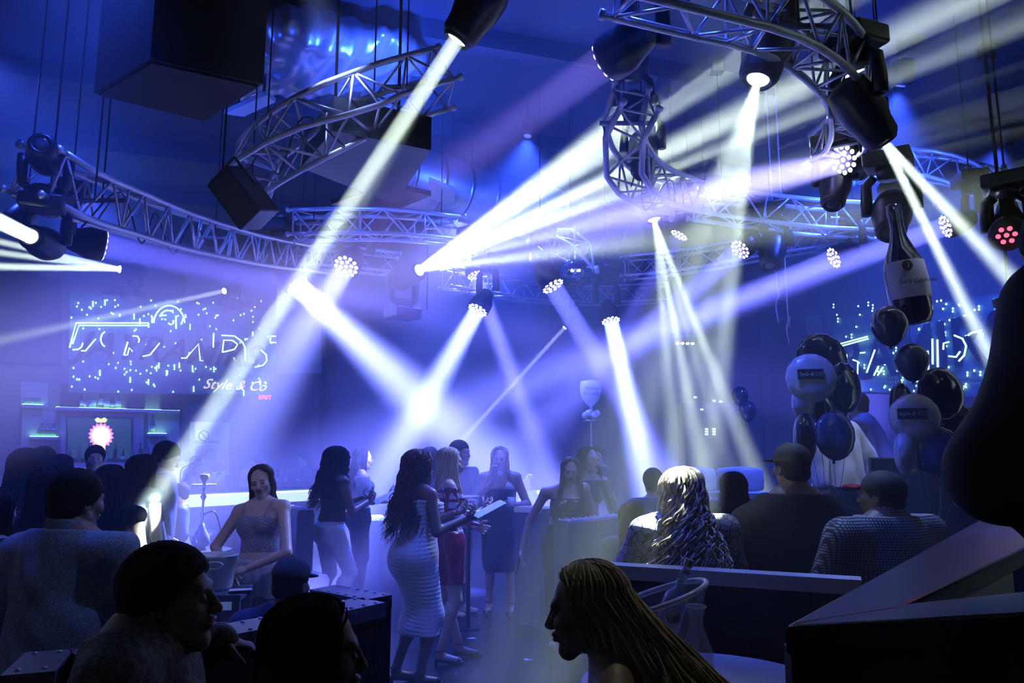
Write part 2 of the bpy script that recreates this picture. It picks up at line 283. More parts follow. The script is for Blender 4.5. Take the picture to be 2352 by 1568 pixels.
def person(label,loc,yaw,H=1.68,sex='f',J={},head=(0,0,0),g=1.0,cell=.011,skin=SKM,clothes=(),hair=None,shoes=None,hands=None,face=False,group=None,hcell=None,legs=True,bust=1.0,build=('pelvis','arms')):
    s=H/1.7; f=sex=='f'; sw=.172 if f else .205
    j=dict(pelvis=(0,0,.95),waist=(0,0,1.09),chest=(0,0,1.27),neck=(0,-.005,1.44),head=(0,.02,1.585),shR=(sw,0,1.385),shL=(-sw,0,1.385),elR=(sw+.06,-.02,1.12),elL=(-sw-.06,-.02,1.12),wrR=(sw+.07,.06,.89),wrL=(-sw-.07,.06,.89),
      hipR=(.088,0,.91),hipL=(-.088,0,.91),knR=(.095,.02,.5),knL=(-.095,.02,.5),anR=(.095,-.01,.09),anL=(-.095,-.01,.09),toR=(.11,.15,.035),toL=(-.11,.15,.035))
    j={k:A(v)*s for k,v in j.items()}
    if 'T' in J:                                     # torso bend: whole upper body shifted/rotated about pelvis (pitch deg forward, roll deg, dz)
        pf,rl,off=J['T']; R=rotm(0,-pf,rl); base=j['pelvis'].copy()
        for k in('waist','chest','neck','head','shR','shL','elR','elL','wrR','wrL'):
            fr=.5 if k=='waist' else 1; Rk=rotm(0,-pf*fr,rl*fr); j[k]=base+Rk@(j[k]-base)
        for k in j:
            if k[:2] not in('kn','an','to'): j[k]=j[k]+A(off)
    for k,v in J.items():
        if k!='T': j[k]=A(v)
    side=nz(j['shR']-j['shL']); hs=.97*s*(1 if f else 1.05); hr=rotm(*head); hc=j['head']; P_=[]
    pv,wa,ch,nb=j['pelvis'],j['waist'],j['chest'],j['neck']; hside=nz(j['hipR']-j['hipL'])
    rw,rc,rp=((.118,.132,.148) if f else (.15,.165,.15)); rw*=g*s; rc*=g*s; rp*=g*s
    P_+= [cap(pv-A([0,0,.02]),pv+(wa-pv)*.35,rp,rp*.95,hside,.72,.04,'pelvis'),cap(pv+(wa-pv)*.35,wa,rp*.92,rw,side,.72,.05,'waist'),cap(wa,ch,rw,rc,side,.70,.05,'chest'),cap(ch,ch+(nb-ch)*.55,rc,rc*.86,side,.66,.05,'chest'),
      cap(j['shL'],nb+(j['shL']-nb)*.25-A([0,0,.01]),.05*s*(1 if f else 1.2),.05*s,k=.05,tag='shoulder'),cap(j['shR'],nb+(j['shR']-nb)*.25-A([0,0,.01]),.05*s*(1 if f else 1.2),.05*s,k=.05,tag='shoulder'),
      cap(nb-A([0,0,.03]),hc+hr@A([0,-.025,-.06])*hs,.056*s*(1 if f else 1.2),.05*s*(1 if f else 1.2),k=.03,tag='neck')]
    fw=nz(np.cross(A([0,0,1]),side)); fw2=nz(np.cross(nz(nb-pv),side))
    if f:
        up=nz(nb-ch)
        for q in(-1,1): P_.append(ell(ch+fw2*.075*s*g+side*q*.07*s*g-up*.008*s,A([.063,.058,.066])*s*bust*g,None,.035,'breast'))
    for q,h in((-1,'hipL'),(1,'hipR')): P_.append(ell(j[h]-fw*.055*s*g+A([0,0,.01]),A([.085,.085,.09])*s*g,None,.03,'butt'))
    for L in 'RL':
        ha=(.046,.036,.036,.024) if f else (.058,.044,.042,.029); gg=s*(.55+.45*g)
        if g>1.15: gg*=1.08
        P_+= [cap(j['sh'+L],j['el'+L],ha[0]*gg,ha[1]*gg,k=.03,tag='uarm'+L),cap(j['el'+L],j['wr'+L],ha[2]*gg,ha[3]*gg,k=.015,tag='farm'+L)]
        if legs:
            P_+= [cap(j['hip'+L],j['kn'+L],.088*s*g,.056*s*(.5+.5*g),k=.03,tag='thigh'+L),cap(j['kn'+L],j['an'+L],.05*s*(.5+.5*g),.034*s,k=.02,tag='calf'+L)]
            cz=j['kn'+L]*.68+j['an'+L]*.32-fw*.018; P_.append(ell(cz,A([.047,.05,.11])*s*(.5+.5*g),None,.03,'calf'+L)); P_.append(cap(j['an'+L]-A([0,0,.03])-0*fw,j['to'+L],.032*s,.024*s,k=.02,tag='foot'+L))
    root_parts=[poly(P_,cell)]
    hp=head_prims(hc,hr,hs,not f); hcell=hcell or min(cell,.0065)
    root_parts.append(poly(hp+[dict(P_[6])],hcell))
    for L in 'RL':
        hh=(hands or {}).get(L)
        if hh is None: 
            d=j['wr'+L]-j['el'+L]; hh=dict(n=(-side if L=='R' else side),curl=.4)
        if hh=='none': continue
        hh=dict(hh); d=hh.pop('d',nz(j['wr'+L]-j['el'+L])); n=hh.pop('n'); pr=hand_prims(j['wr'+L],d,n,L=='R',s,**hh); root_parts.append(poly(pr,min(cell*.45,.0045)))
    v,fc=join(*root_parts); o=mk('person',v,fc,skin); o.location=loc; o.rotation_euler=(0,0,math.radians(yaw)); prop(o,label,'person',group)
    o['_n']=1; del o['_n']
    # clothing
    if g and (face or True):
        lips=poly([ell(hc+hr@(A([0,.1005,-.0545])*hs),A([.0235,.011,.0068])*hs,hr,.005),ell(hc+hr@(A([0,.0995,-.068])*hs),A([.0205,.0112,.0078])*hs,hr,.005),ell(hc+hr@(A([0,.116,-.061])*hs),A([.026,.008,.0016])*hs,hr,.003,'',-1)],.0022) if face else None
        if lips is not None:
            mk('lips',*lips,mat('lips',(.17,.06,.07),.4),o)
            for q in(-1,1):
                e=MB().sph(hc+hr@(A([q*.031,.0866,-.002])*hs),(.0145*hs,.0125*hs,.0072*hs),10,8,Matrix(hr.tolist())).obj('eye',mat('eyeball',(.02,.016,.015),.1),o,True)
                pts=[hc+hr@(A([q*(.014+.012*t),.094-.002*t*t*.7,.0155+.004*math.sin(t*1.3)])*hs) for t in(0,.7,1.4,2.1,2.7)]
                MB().tube(pts,[.002,.0036,.0036,.003,.0015],5).obj('eyebrow',HBLK,o,True)
    for c in clothes:
        c=dict(c); tg=c['tags']; pr=[p for p in P_ if p['tag'] in tg]+[p for p in c.get('extra',[])]; pr=[dict(p,k=max(p['k'],c.get('k',0))) for p in pr]
        cl=[(A(a)*1.0,A(b)) for a,b in c.get('clips',[])]
        v,fc=poly(pr,c.get('cell',cell),c.get('inf',.012),cl,c.get('disp')); mk(c['name'],v,fc,c['mat'],o)
    info=dict(o=o,j=j,hc=hc,hr=hr,hs=hs,s=s); PEOPLE.append(info)
    if hair: make_hair(info,**hair)
    if shoes:
        for L in 'RL':
            a,t=j['an'+L],j['to'+L]; zb=min(t[2]-.03,a[2]-.05); d=nz((t-a)*A([1,1,0]))
            if shoes=='heels':
                pr=[cap(a-d*.02-A([0,0,.055]),t-A([0,0,.018]),.018,.02,k=.01),cap(t-A([0,0,.022])-d*.03,t-A([0,0,.022])+d*.03,.02,k=.01),cap(a-d*.03-A([0,0,.055]),A([a[0]-d[0]*.035,a[1]-d[1]*.035,t[2]-.035]),.016,.013,k=.008),cap(t+A([-.035,0,.01]),t+A([.035,0,.01]),.014,k=.005)]
                v,fc=poly(pr,.006); sh=mk('high_heel',v,fc,BLKM,o)
                MB().tube([a+A([.04*math.cos(q),.04*math.sin(q),.015]) for q in np.linspace(0,2*PI,14)],.005,6).obj('ankle_strap',BLKM,sh,True)
            else:
                v,fc=poly([cap(a-d*.04-A([0,0,.055]),t-A([0,0,.0]),.036,.03,k=.02),cap(a-A([0,0,.01]),a-A([0,0,.06]),.04,k=.02)],.008,clips=[((0,0,t[2]-.03),(0,0,-1))]); mk('shoe',v,fc,mat('shoe_'+shoes,(.02,.02,.025) if shoes=='dark' else (.5,.5,.5),.4),o)
    return info
def make_hair(I,style='long',m=HBLK,L=.35,n=110,wave=.012,freq=14,vol=.02,r=.0085,phi=125,push=(0,-.02,0),curl=False,seed=1,fade=.5,part=0,steps=26,spreadz=.25,m2=None,out=.06,under=True):
    hc,hr,hs,o=I['hc'],I['hr'],I['hs'],I['o']; q=lambda *v: hc+hr@(A(v)*hs); rg=np.random.default_rng(seed)
    if style in('short','buzz','cap'):
        t=.014 if style=='short' else .006; a=.0018 if style=='short' else .0006
        nf=lambda Q: a*(np.sin(Q[...,0]*410+2*np.sin(Q[...,2]*90))*np.sin(Q[...,1]*370+Q[...,2]*290+2*np.sin(Q[...,0]*120))+.6*np.sin(Q[...,0]*320+Q[...,2]*610+Q[...,1]*250))
        pr=[ell(q(0,-.014,.036),A([.077+t,.097+t,.086+t])*hs,hr,.02),ell(q(0,-.045,-.03),A([.066+t*.5,.055+t,.05])*hs,hr,.02)]
        n1=hr@A([0,1,-.95]); n2=hr@A([0,.35,-1]); fr=q(0,.082,.05); 
        cl=[(fr,nz(hr@A([0,1,-.35]))),(q(0,-.02,-.075),nz(hr@A([0,.0,-1]))),(q(0,.03,.0),nz(hr@A([0,1,-.9])))]
        v,f=poly(pr,.005 if style=='short' else .006,0,cl,nf); mk('hair',v,f,m,o)
        return
    ms=[]
    if under:
        u=[ell(q(0,-.012,.037),A([.084,.103,.088])*hs,hr,.02),ell(q(0,-.055,-.03),A([.078,.06,.09])*hs,hr,.03)]
        if L>.15: u.append(cap(q(0,-.06,-.06),q(0,-.06,-.06)+A([0,0,-L*.7])+A(push),.07*hs+vol*.5,.045+vol*.6,side=hr@A([1,0,0]),kd=.6,k=.04))
        ms.append(poly(u,.009,0,[(q(0,.088,.058),nz(hr@A([0,1,-.8]))),(q(0,.03,-.01),nz(hr@A([0,1,-.12])))] if True else ()))
    paths=[];rads=[]
    for i in range(n):
        p0=rg.uniform(-166,166); lim=phi*rg.uniform(.86,1.0); e0=math.radians(rg.uniform(20,88) if abs(p0)<phi*.85 else rg.uniform(46,88)); pe=max(-lim,min(lim,p0)); Rr=1.03+rg.uniform(0,vol*5); LL=L*rg.uniform(.7,1.05); n1=9; pts=[]
        for t in np.linspace(0,1,n1):
            e=e0*(1-t); ph=math.radians(p0+(pe-p0)*min(1,t*1.7)**.8); x=math.sin(ph)*math.cos(e); y=-math.cos(ph)*math.cos(e); z=math.sin(e); pts.append(q(x*.083*Rr,y*.102*Rr-.012,z*.088*(1+(Rr-1)*.5)+.036))
        p=pts[-1]; dd=nz(A([hr[0,0]*math.sin(ph)-hr[0,1]*math.cos(ph),hr[1,0]*math.sin(ph)-hr[1,1]*math.cos(ph),0])); k=steps-n1; ln=LL+.1
        for t in np.linspace(0,1,k+1)[1:]:
            pts.append(p+A([0,0,-ln*t])+A(push)*t+dd*(out*math.sin(min(1,t*1.3)*PI*.5)*t*(1+spreadz*rg.uniform(-.3,.3))-.015*math.sin(t*PI)))
        pts=A(pts); m_=len(pts); tt=np.linspace(0,1,m_); s0=rg.uniform(0,6.28); fq=freq*rg.uniform(.8,1.2); am=wave*np.clip(tt*2.2-.1,0.15,1)*rg.uniform(.6,1.3)
        lat=np.cross(dd,A([0,0,1])); arc=np.linspace(0,ln+.12,m_)
        pts+=lat[None,:]*(am*np.sin(arc*fq*2+s0))[:,None]+dd[None,:]*(am*(np.cos(arc*fq*2+s0) if curl else .4*np.sin(arc*fq*2+s0+1)))[:,None]
        paths.append(pts); rads.append(r*rg.uniform(.6,1.25)*np.clip(1.15-tt**3*fade*1.9,.12,1)*np.where(tt<.06,.6,1))
    half=n if m2 is None else int(n*.6)
    ms.append(tubes(paths[:half],rads[:half])); v,f=join(*ms); h=mk('hair',v,f,m,o)
    if m2 is not None: v,f=tubes(paths[half:],rads[half:]); mk('highlights',v,f,m2,h)
def cap_hat(I,m,back=False,rim=None,yaw=0):
    hc,hr,hs,o=I['hc'],I['hr'],I['hs'],I['o']; R=hr@rotm(180 if back else 0,0,0); q=lambda *v: hc+R@(A(v)*hs)
    v,f=poly([ell(q(0,-.01,.045),A([.09,.107,.085])*hs,R,.02)],.006,0,[(q(0,0,.03),-R[:,2])]); h=mk('cap',v,f,m,o)
    v,f=poly([ell(q(0,.11,.036),A([.075,.085,.012])*hs,R,.01)],.005,0,[(q(0,.085,.03),-R[:,1])]); mk('brim',v,f,rim or m,h)
    MB().sph(q(0,-.01,.131),.006,8,6).obj('button',m,h,True); return h
def fold(a=.004,fx=22,fz=16,seed=0):
    return lambda Q: a*(np.sin(Q[...,2]*fz+2.2*np.sin(Q[...,0]*fx+seed)+seed)+.6*np.sin(Q[...,0]*fx*1.7+Q[...,2]*fz*.7+2*seed)*np.sin(Q[...,1]*fx+1))
def ruche(a=.004,fz=150):
    return lambda Q: a*(np.sin(Q[...,2]*fz+5*np.sin(Q[...,0]*9)+3*np.sin(Q[...,1]*7+Q[...,2]*3))*(.6+.4*np.sin(Q[...,0]*31+Q[...,2]*13)))
# ------------------------------------------------ the room
def struct(o): o['kind']='structure'; return o
WALLM=mat('wall_paint',(.20,.21,.24),.75,bump=.1,bs=6,var=.12,vs=1.2); CEILM=mat('ceiling_dark',(.045,.055,.085),.7,bump=.3,bs=3,var=.3,vs=1.5)
fm=mat('dance_floor',(.02,.024,.034),.27,bump=.06,bs=9,var=.45,vs=2.5)
WA,WB=P(-420,700,12.4),P(742,700,17.4); WA.z=WB.z=0; RA,RB=P(1760,700,17.6),P(2700,700,9.2); RA.z=RB.z=0; ZC=6.2
WA0=WA
struct(MB().box((0,8.5,-.1),(22,25,.2)).obj('floor',fm))
struct(MB().box((0,8.5,ZC+.1),(22,25,.2)).obj('ceiling',CEILM))
def wallseg(name,a,b,m=WALLM,z0=0,z1=ZC,t=.2):
    a=V(a);b=V(b); d=(b-a).normalized(); n=V((-d.y,d.x,0)); n=n if n.dot((a+b)/2-V((0,6,0)))>0 else -n
    return struct(MB().prism([a,b,b+n*t,a+n*t],z0,z1).obj(name,m))
wallseg('wall_bar',WA,WB); wallseg('wall_right',RA,RB)
BK=17.9; wallseg('wall_back',(WB.x,BK,0),(RA.x+.3,BK,0)); wallseg('wall_return',WB,(WB.x,BK,0)); wallseg('wall_corner',RA,(RA.x+.3,BK,0))
wallseg('wall_left',(-10.6,-3.6,0),(WA.x,WA.y,0)); wallseg('wall_side',(RB.x,RB.y,0),(RB.x,-3.6,0)); wallseg('wall_behind',(-10.6,-3.6,0),(RB.x,-3.6,0))
# roof beams
for k,(a,b) in enumerate([((-8,7.2),(8,12.8)),((-9,9.0),(7,15)),((-9,11.2),(4,16.4)),((-2,6.9),(9,10.4))]):
    a=V((*a,0));b=V((*b,0)); d=(b-a).normalized(); n=V((-d.y,d.x,0))*.07
    struct(MB().prism([a-n,b-n,b+n,a+n],ZC-.22,ZC).obj('trim_%d'%(k+1),CEILM))
# round duct with bands, insulation blanket, hanging unit
D0,D1=P(905,395,9.2),P(1480,468,12.5)
dr=empty('air_duct',(0,0,0),0,'long round ventilation duct with ring seams running under the ceiling','duct'); D1.z=D0.z
MB().tube([D0,D1],.42,28).obj('duct_body',mat('galvanised',(.42,.45,.5),.4,.8),dr,True)
for t in np.linspace(.02,.98,12):
    c=D0.lerp(D1,t); MB().tube([c-(D1-D0).normalized()*.02,c+(D1-D0).normalized()*.02],.435,28).obj('seam_band',STEEL,dr,True)
for t in(.25,.8): c=D0.lerp(D1,t); MB().tube([c,V((c.x,c.y,ZC))],.012,6).obj('hanger_rod',STEEL,dr)
bq=poly([ell((0,0,0),(1.0,.7,.30),None,.1),ell((-.75,.1,-.08),(.55,.5,.26),None,.1),ell((.8,.1,.04),(.6,.5,.22),None,.1)],.03,0,(),lambda Q:.03*(np.sin(Q[...,0]*11+3*np.sin(Q[...,1]*7))+np.sin(Q[...,0]*23+Q[...,1]*17)*.5))
o=mk('insulation_wrap',*bq,mat('foil_wrap',(.45,.46,.5),.3,.6,bump=.6,bs=5)); o.location=P(665,165,7.2); o.location.z=5.8; prop(o,'crumpled foil insulation wrap bulging under the ceiling beside the dark hanging box','insulation')
MB().tube([V((0,0,.1)),V((0,0,.42))],.03,6).obj('hanger_rod',BLKM,o)
box_q=[Pz(215,215,3.95),Pz(345,135,3.95),Pz(605,193,3.95),Pz(470,278,3.95)]
hb=MB().prism(box_q,3.95,ZC).obj('equipment_box',mat('box_black',(.012,.014,.02),.6)); prop(hb,'large dark square box hanging from the ceiling, top left','ceiling unit')
c0=sum(box_q,V())/4; MB().prism([c0+(q-c0)*.93 for q in box_q],3.935,3.955).obj('bottom_panel',mat('box_grey',(.010,.012,.018),.6),hb)
def slab(px,name,label,cat,z,th,m,rod=True,z2=None):
    q=[Pz(x,y,z) for x,y in px]; o=MB().prism(q,z,z+th).obj(name,m); prop(o,label,cat); c=sum(q,V())/len(q)
    if rod:
        for k in(0,2): e=c+(q[k]-c)*.5; MB().tube([V((e.x,e.y,z+th)),V((e.x,e.y,ZC))],.015,6).obj('hanger_rod',BLKM,o)
    return o
slab([(690,385),(765,300),(990,345),(905,470)],'speaker_cabinet','big dark wedge loudspeaker hung flat under the curved truss','speaker',4.25,.3,BLACK)
slab([(760,470),(880,425),(990,450),(885,492)],'ceiling_panel','thin dark hanging panel below the wedge loudspeaker','panel',4.6,.06,BLACK)
slab([(985,455),(1045,478),(1045,438),(985,415)],'air_diffuser','pale square air outlet at the end of the round duct','vent',4.95,.05,WHITE,False)
slab([(515,262),(612,218),(632,235),(560,268)],'light_panel','pale flat ceiling light panel behind the dark hanging box','panel',5.2,.05,WHITE)
# ------------------------------------------------ lighting trusses
def truss(name_label,path,size=.29,roll=0,nseg=None,upv=(0,0,1),endplates=True,tr=.025,groups='aluminium lighting truss segments',steps=6):
    c=spl(path,steps); c=[V(p) for p in c]; o=empty('lighting_truss',c[0],0,name_label,'truss',groups); h=size/2; fr=[]
    L=[0]
    for i in range(1,len(c)): L.append(L[-1]+(c[i]-c[i-1]).length)
    def at(s):
        s=max(0,min(L[-1],s)); i=max(1,next((k for k in range(1,len(L)) if L[k]>=s-1e-9),len(L)-1)); t=(s-L[i-1])/max(1e-6,L[i]-L[i-1]); return c[i-1].lerp(c[i],t)
    n=nseg or max(4,int(L[-1]/.24)); q=[]
    for i in range(n+1):
        s=L[-1]*i/n; p=at(s); t=(at(s+.05)-at(s-.05)).normalized(); u=V(upv); a=t.cross(u).normalized(); b=a.cross(t).normalized(); R=Matrix.Rotation(math.radians(roll),3,t); a=R@a; b=R@b; q.append([p+a*x*h+b*y*h-c[0] for x,y in((-1,-1),(1,-1),(1,1),(-1,1))])
    for k in range(4):
        MB().tube([x[k] for x in q],tr,10).obj('chord',ALU,o,True)
    for i in(0,n):
        for k in range(4):
            d=(q[1][k]-q[0][k]).normalized()*(-1 if i==0 else 1); MB().tube([q[i][k],q[i][k]+d*.05,q[i][k]+d*.05,q[i][k]+d*.08],[tr*.8,tr*.8,tr*1.25,tr*1.25],10).obj('coupler',ALU,o,True)
    for i in range(n):
        for k in range(4):
            a,b=(q[i][k],q[i+1][(k+1)%4]) if (i+k)%2==0 else (q[i][(k+1)%4],q[i+1][k]); MB().tube([a,b],.0105,6).obj('brace',ALU,o,True)
        if i%3==0:
            for k in range(4): MB().tube([q[i][k],q[i][(k+1)%4]],.0105,6).obj('brace',ALU,o,True)
    return o,at,L[-1]
def hoist(p,label,top=ZC):
    p=V(p); m=MB(); z=p.z; k=0; o=empty('hoist_chain',p,0,label,'chain','hoist chains holding up the trusses')
    MB().tube([V((0,0,0)),V((0,0,top-p.z))],.007,6).obj('chain',BLKM,o); MB().box((0,0,top-p.z-.12),(.16,.12,.2)).obj('hoist_motor',BLACK,o,bev=.02); MB().tube([V((.2*math.cos(a),0,.02+.0*a)) for a in(0,PI)],.02,8).obj('spreader_clamp',STEEL,o)
TR=[
 ('long curved truss sweeping from the left edge down to the middle',[P(88,398,4.9),P(165,440,5.2),P(280,482,5.9),P(420,530,7.1),P(600,575,8.9),P(770,602,10.6)],12),
 ('curved truss with bright inner side hanging above the wedge loudspeaker',[P(1010,183,6.0),P(880,222,5.8),P(740,280,5.6),P(625,345,5.8),P(572,395,6.4),P(590,425,7.2)],20),
 ('nearest curved truss crossing the top right of the room',[P(1440,-50,3.5),P(1600,-10,3.6),P(1780,40,3.9),P(1900,115,4.4),P(1960,205,5.1),P(1950,300,5.9),P(1890,350,6.7)],10),
 ('short upright curved truss end hanging beside the middle beams',[P(1456,235,5.5),P(1432,300,5.7),P(1440,370,5.9),P(1490,425,6.4),P(1580,455,7.2)],5),
 ('straight-looking truss running right behind the fan of white beams',[P(1600,465,8.0),P(1720,482,7.9),P(1870,500,7.8),P(2010,508,7.8)],0),
 ('curved truss at the far right under the small moving heads',[P(1985,385,8.2),P(2090,378,8.2),P(2200,395,8.0),P(2290,430,7.7),P(2335,475,7.4)],8),
 ('lowest and farthest curved truss across the middle of the room',[P(1030,640,11.2),P(1120,655,11.8),P(1240,672,12.4),P(1380,678,12.8),P(1525,672,12.8)],0),
 ('hazy straight truss just below the thin dark ceiling panel',[P(682,518,8.4),P(800,515,8.4),P(920,518,8.6),P(1045,530,9)],0),
 ('faint truss behind the white lamp left of the widest beam fan',[P(700,590,10.4),P(800,595,10.6),P(905,607,10.8)],0),
 ('dim truss behind the hanging lamps on the right',[P(1440,615,10.8),P(1580,600,10.5),P(1740,570,10.2),P(1900,545,10)],0),
 ('small tight curved truss above the glitter lamp in the middle',[P(1245,565,9.6),P(1290,555,9.2),P(1330,580,9.0),P(1340,625,9.0)],30),
]
TRO=[truss(l,p,roll=r,size=(.34,.36,.29,.3,.3,.29,.29,.29,.29,.29,.26)[k]) for k,(l,p,r) in enumerate(TR)]
for ti,fs,nm in((0,(.12,.5,.85),'long left truss'),(1,(.1,.55,.88),'bright-sided curved truss'),(2,(.3,.7),'nearest top right truss'),(3,(.1,),'short upright truss'),(4,(.15,.85),'truss behind the white beam fan'),(5,(.2,.8),'far right curved truss'),(6,(.2,.8),'lowest farthest truss'),(7,(.1,.9),'hazy straight truss'),(9,(.2,.8),'dim truss at right')):
    for wd,f in zip(('near end','middle','far end') if len(fs)==3 else ('near end','far end'),fs):
        p=TRO[ti][1](TRO[ti][2]*f); hoist(p,'black hoist chain at the %s of the %s'%(wd,nm))
# ------------------------------------------------ lamps
def moving_head(label,lens,target,s=1.0,kind='beam',up=True,on=True,cat='stage light',yawj=0,led=10,lensm=None,disp=None,group='moving head lamps'):
    lens=V(lens); d=(V(target)-lens).normalized(); c=lens-d*.30*s; o=empty('moving_head',c,0,label,cat,group); R=frame(-d,(0,0,1) if abs(d.z)<.95 else (0,1,0))
    prof=[(.055,-.0),(.10,.0),(.118,.03),(.125,.12),(.150,.22),(.155,.34),(.13,.44),(.07,.475)] if kind=='beam' else [(.13,.0),(.145,.02),(.145,.14),(.12,.2),(.09,.3),(.05,.33)]
    prof=[(r*s,z*s) for r,z in prof]; lz=lens-c
    MB().lathe(prof,28,lz,R).obj('housing',BLACK,o,True)
    if kind=='beam':
        MB().lathe([(.0,-.012*s),(.04*s,-.010*s),(.062*s,-.004*s),(.068*s,.004*s)],24,lz,R).obj('lens',lensm or (LENS if on else LEDOFF),o,True)
        MB().lathe([(.068*s,-.0*s),(.078*s,-.018*s),(.088*s,-.018*s),(.1*s,.008*s)],24,lz,R).obj('lens_ring',BLACK,o,True)
    else:
        ring=[(0,0)]+[(.062*math.cos(a),.062*math.sin(a)) for a in np.linspace(0,2*PI,7)[:-1]]+[(.112*math.cos(a),.112*math.sin(a)) for a in np.linspace(.2,2*PI+.2,13)[:-1]]
        if led==7: ring=ring[:7]
        for x,y in ring: MB().sph(lz+R@V((x*s,y*s,-.002)),(.0215*s,.0215*s,.009*s),10,5,R).obj('led',lensm or (LEDV if on else LEDOFF),o,True)
    u=1 if up else -1; ax=d.cross(V((0,0,1))); ax=ax.normalized() if ax.length>.15 else V((1,0,0)); ax.z=0; ax.normalize(); w=.185*s
    for q in(-1,1): 
        a=ax*q*w; MB().tube([a*.98,a+V((0,0,.1*s*u)),a*.95+V((0,0,.26*s*u)),a*.6+V((0,0,.32*s*u))],[.05*s,.048*s,.042*s,.035*s],10).obj('yoke_arm',BLACK,o,True)
    by=.38*s*u; ang=math.atan2(ax.y,ax.x); Rz=Matrix.Rotation(ang,3,'Z')
    MB().lathe([(.09*s,-.05*s),(.1*s,.05*s)],16,(0,0,by-.05*s*u)).obj('swivel',BLKM,o,True)
    MB().box((0,0,by+.06*s*u),(.36*s,.28*s,.13*s),Rz).obj('base',BLACK,o,bev=.02*s)
    if disp: MB().box(Rz@V((.06*s,0,0))+V((0,-.145*s if abs(Rz[1][1])>.5 else -.16*s,by+.06*s*u)),(.05*s,.012*s,.022*s),Rz).obj('display',disp,o)
    if up:
        MB().box((0,0,by+.15*s),(.05*s,.05*s,.06*s),Rz).obj('clamp',STEEL,o); MB().lathe([(.03*s,-.02*s),(.03*s,.02*s)],12,(0,0,by+.19*s),frame(Rz@V((1,0,0)))).obj('clamp_ring',STEEL,o,True)
    elif c.z+by<3.6: pass
    if (up or 'mid-air' in label or 'near end of the left' in label): zz=by+(.2*s if up else -.0); MB().tube([V((0,.0,zz)),V((0,0,ZC-c.z))] if up else [V((0,0,by)),V((.3,.1,by)),V((.3,.1,ZC-c.z))],.007,6).obj('drop_pole',BLKM,o)
    return o,lens,d
def own(o,l): l.parent=o; l.matrix_parent_inverse=Matrix.Translation(-o.location)
def beam_head(label,px,py,Y,rays,s=1,r=.05,sp=2,e=60,up=True,disp=None,col=WHT,main=None):
    a=P(px,py,Y); t=[P(*q[:3]) for q in rays]; m=V(main) if main else sum(t,V())/len(t); o,lens,d=moving_head(label,a,m,s,'beam',up,True,disp=disp)
    for q,b in zip(rays,t):
        rr=q[3] if len(q)>3 else r; ee=q[4] if len(q)>4 else e; ss=q[5] if len(q)>5 else sp; own(o,beam(lens+d*.02*s,b,rr,ss,ee,col))
    return o
def wash_head(label,px,py,Y,q,ang=14,e=3000,col=LAV,s=1,up=True,led=19,lensm=None,disp=None,r=.09,par=0,blend=.7):
    a=P(px,py,Y); b=P(*q); o,lens,d=moving_head(label,a,b,s,'wash',up,True,led=led,lensm=lensm,disp=disp,group='moving LED wash lamps')
    if par: own(o,beam(lens+d*.02,b,.11*s,par,e,col))
    else: own(o,spot(lens+d*.03,b,ang,e,col,blend,.06))
    return o
BH=[beam_head('big moving head throwing the longest white beam down to the left, top centre',1050,90,4.6,[(688,640,5.0,.055,22,2.0),(842,440,4.6,.03,4,6)],1.05),
 beam_head('big moving head with yellow display pouring a white ray fan straight down',1741,182,4.3,[(1580,560,4.3,.024,6,9),(1615,560,4.2,.022,8,7),(1652,580,4.03,.022,7,6),(1690,560,4.1,.024,9,4.8)],1.05,disp=DISP),
 beam_head('big moving head at upper right sending narrow white beams down to the right',2028,322,4.7,[(2225,720,5.0,.028,13,3.4),(2290,600,5.0,.028,13,6),(2190,640,5.1,.022,4,5),(2350,680,5.0,.028,7,5)],1.0),
 beam_head('moving head in mid-air fanning wide white beams up to the right',963,620,9.2,[(1400,300,6.3,.05,58,4),(1400,345,6.6,.04,36,4),(1420,400,6.8,.045,46,3.6),(1430,440,7.2,.04,32,4),(1240,585,8.3,.04,20,6),(1330,520,8,.03,12,5)],1.1,up=False),
 beam_head('moving head casting a white split cone down past the lowest truss',1502,503,8.6,[(1560,800,8.4,.03,17,5.5),(1530,800,8.4,.03,11,6),(1612,780,8.4,.03,17,5.5),(1580,760,8.4,.025,7,6)],1.15),
 beam_head('moving head on the left edge shooting a thick white beam off to the left',70,543,4.9,[(-40,490,4.3,.05,30,2.5)],.75),
 beam_head('lamp above the left sign fanning white rays off to the left',275,618,13.9,[(0,555,12.2,.05,30,2.2),(0,580,12,.05,28,2),(0,612,12,.055,40,2.2)],1.1,up=False),
 beam_head('small lamp on the sign top with a thin ray pointing left',515,668,15.2,[(415,690,14.2,.05,9,2.6)],1.0,up=False),
 beam_head('tiny pin spot low in the middle with a thin ray going down left',1297,752,11.5,[(1080,990,11,.03,7,1.6)],.55,col=ICE),
]
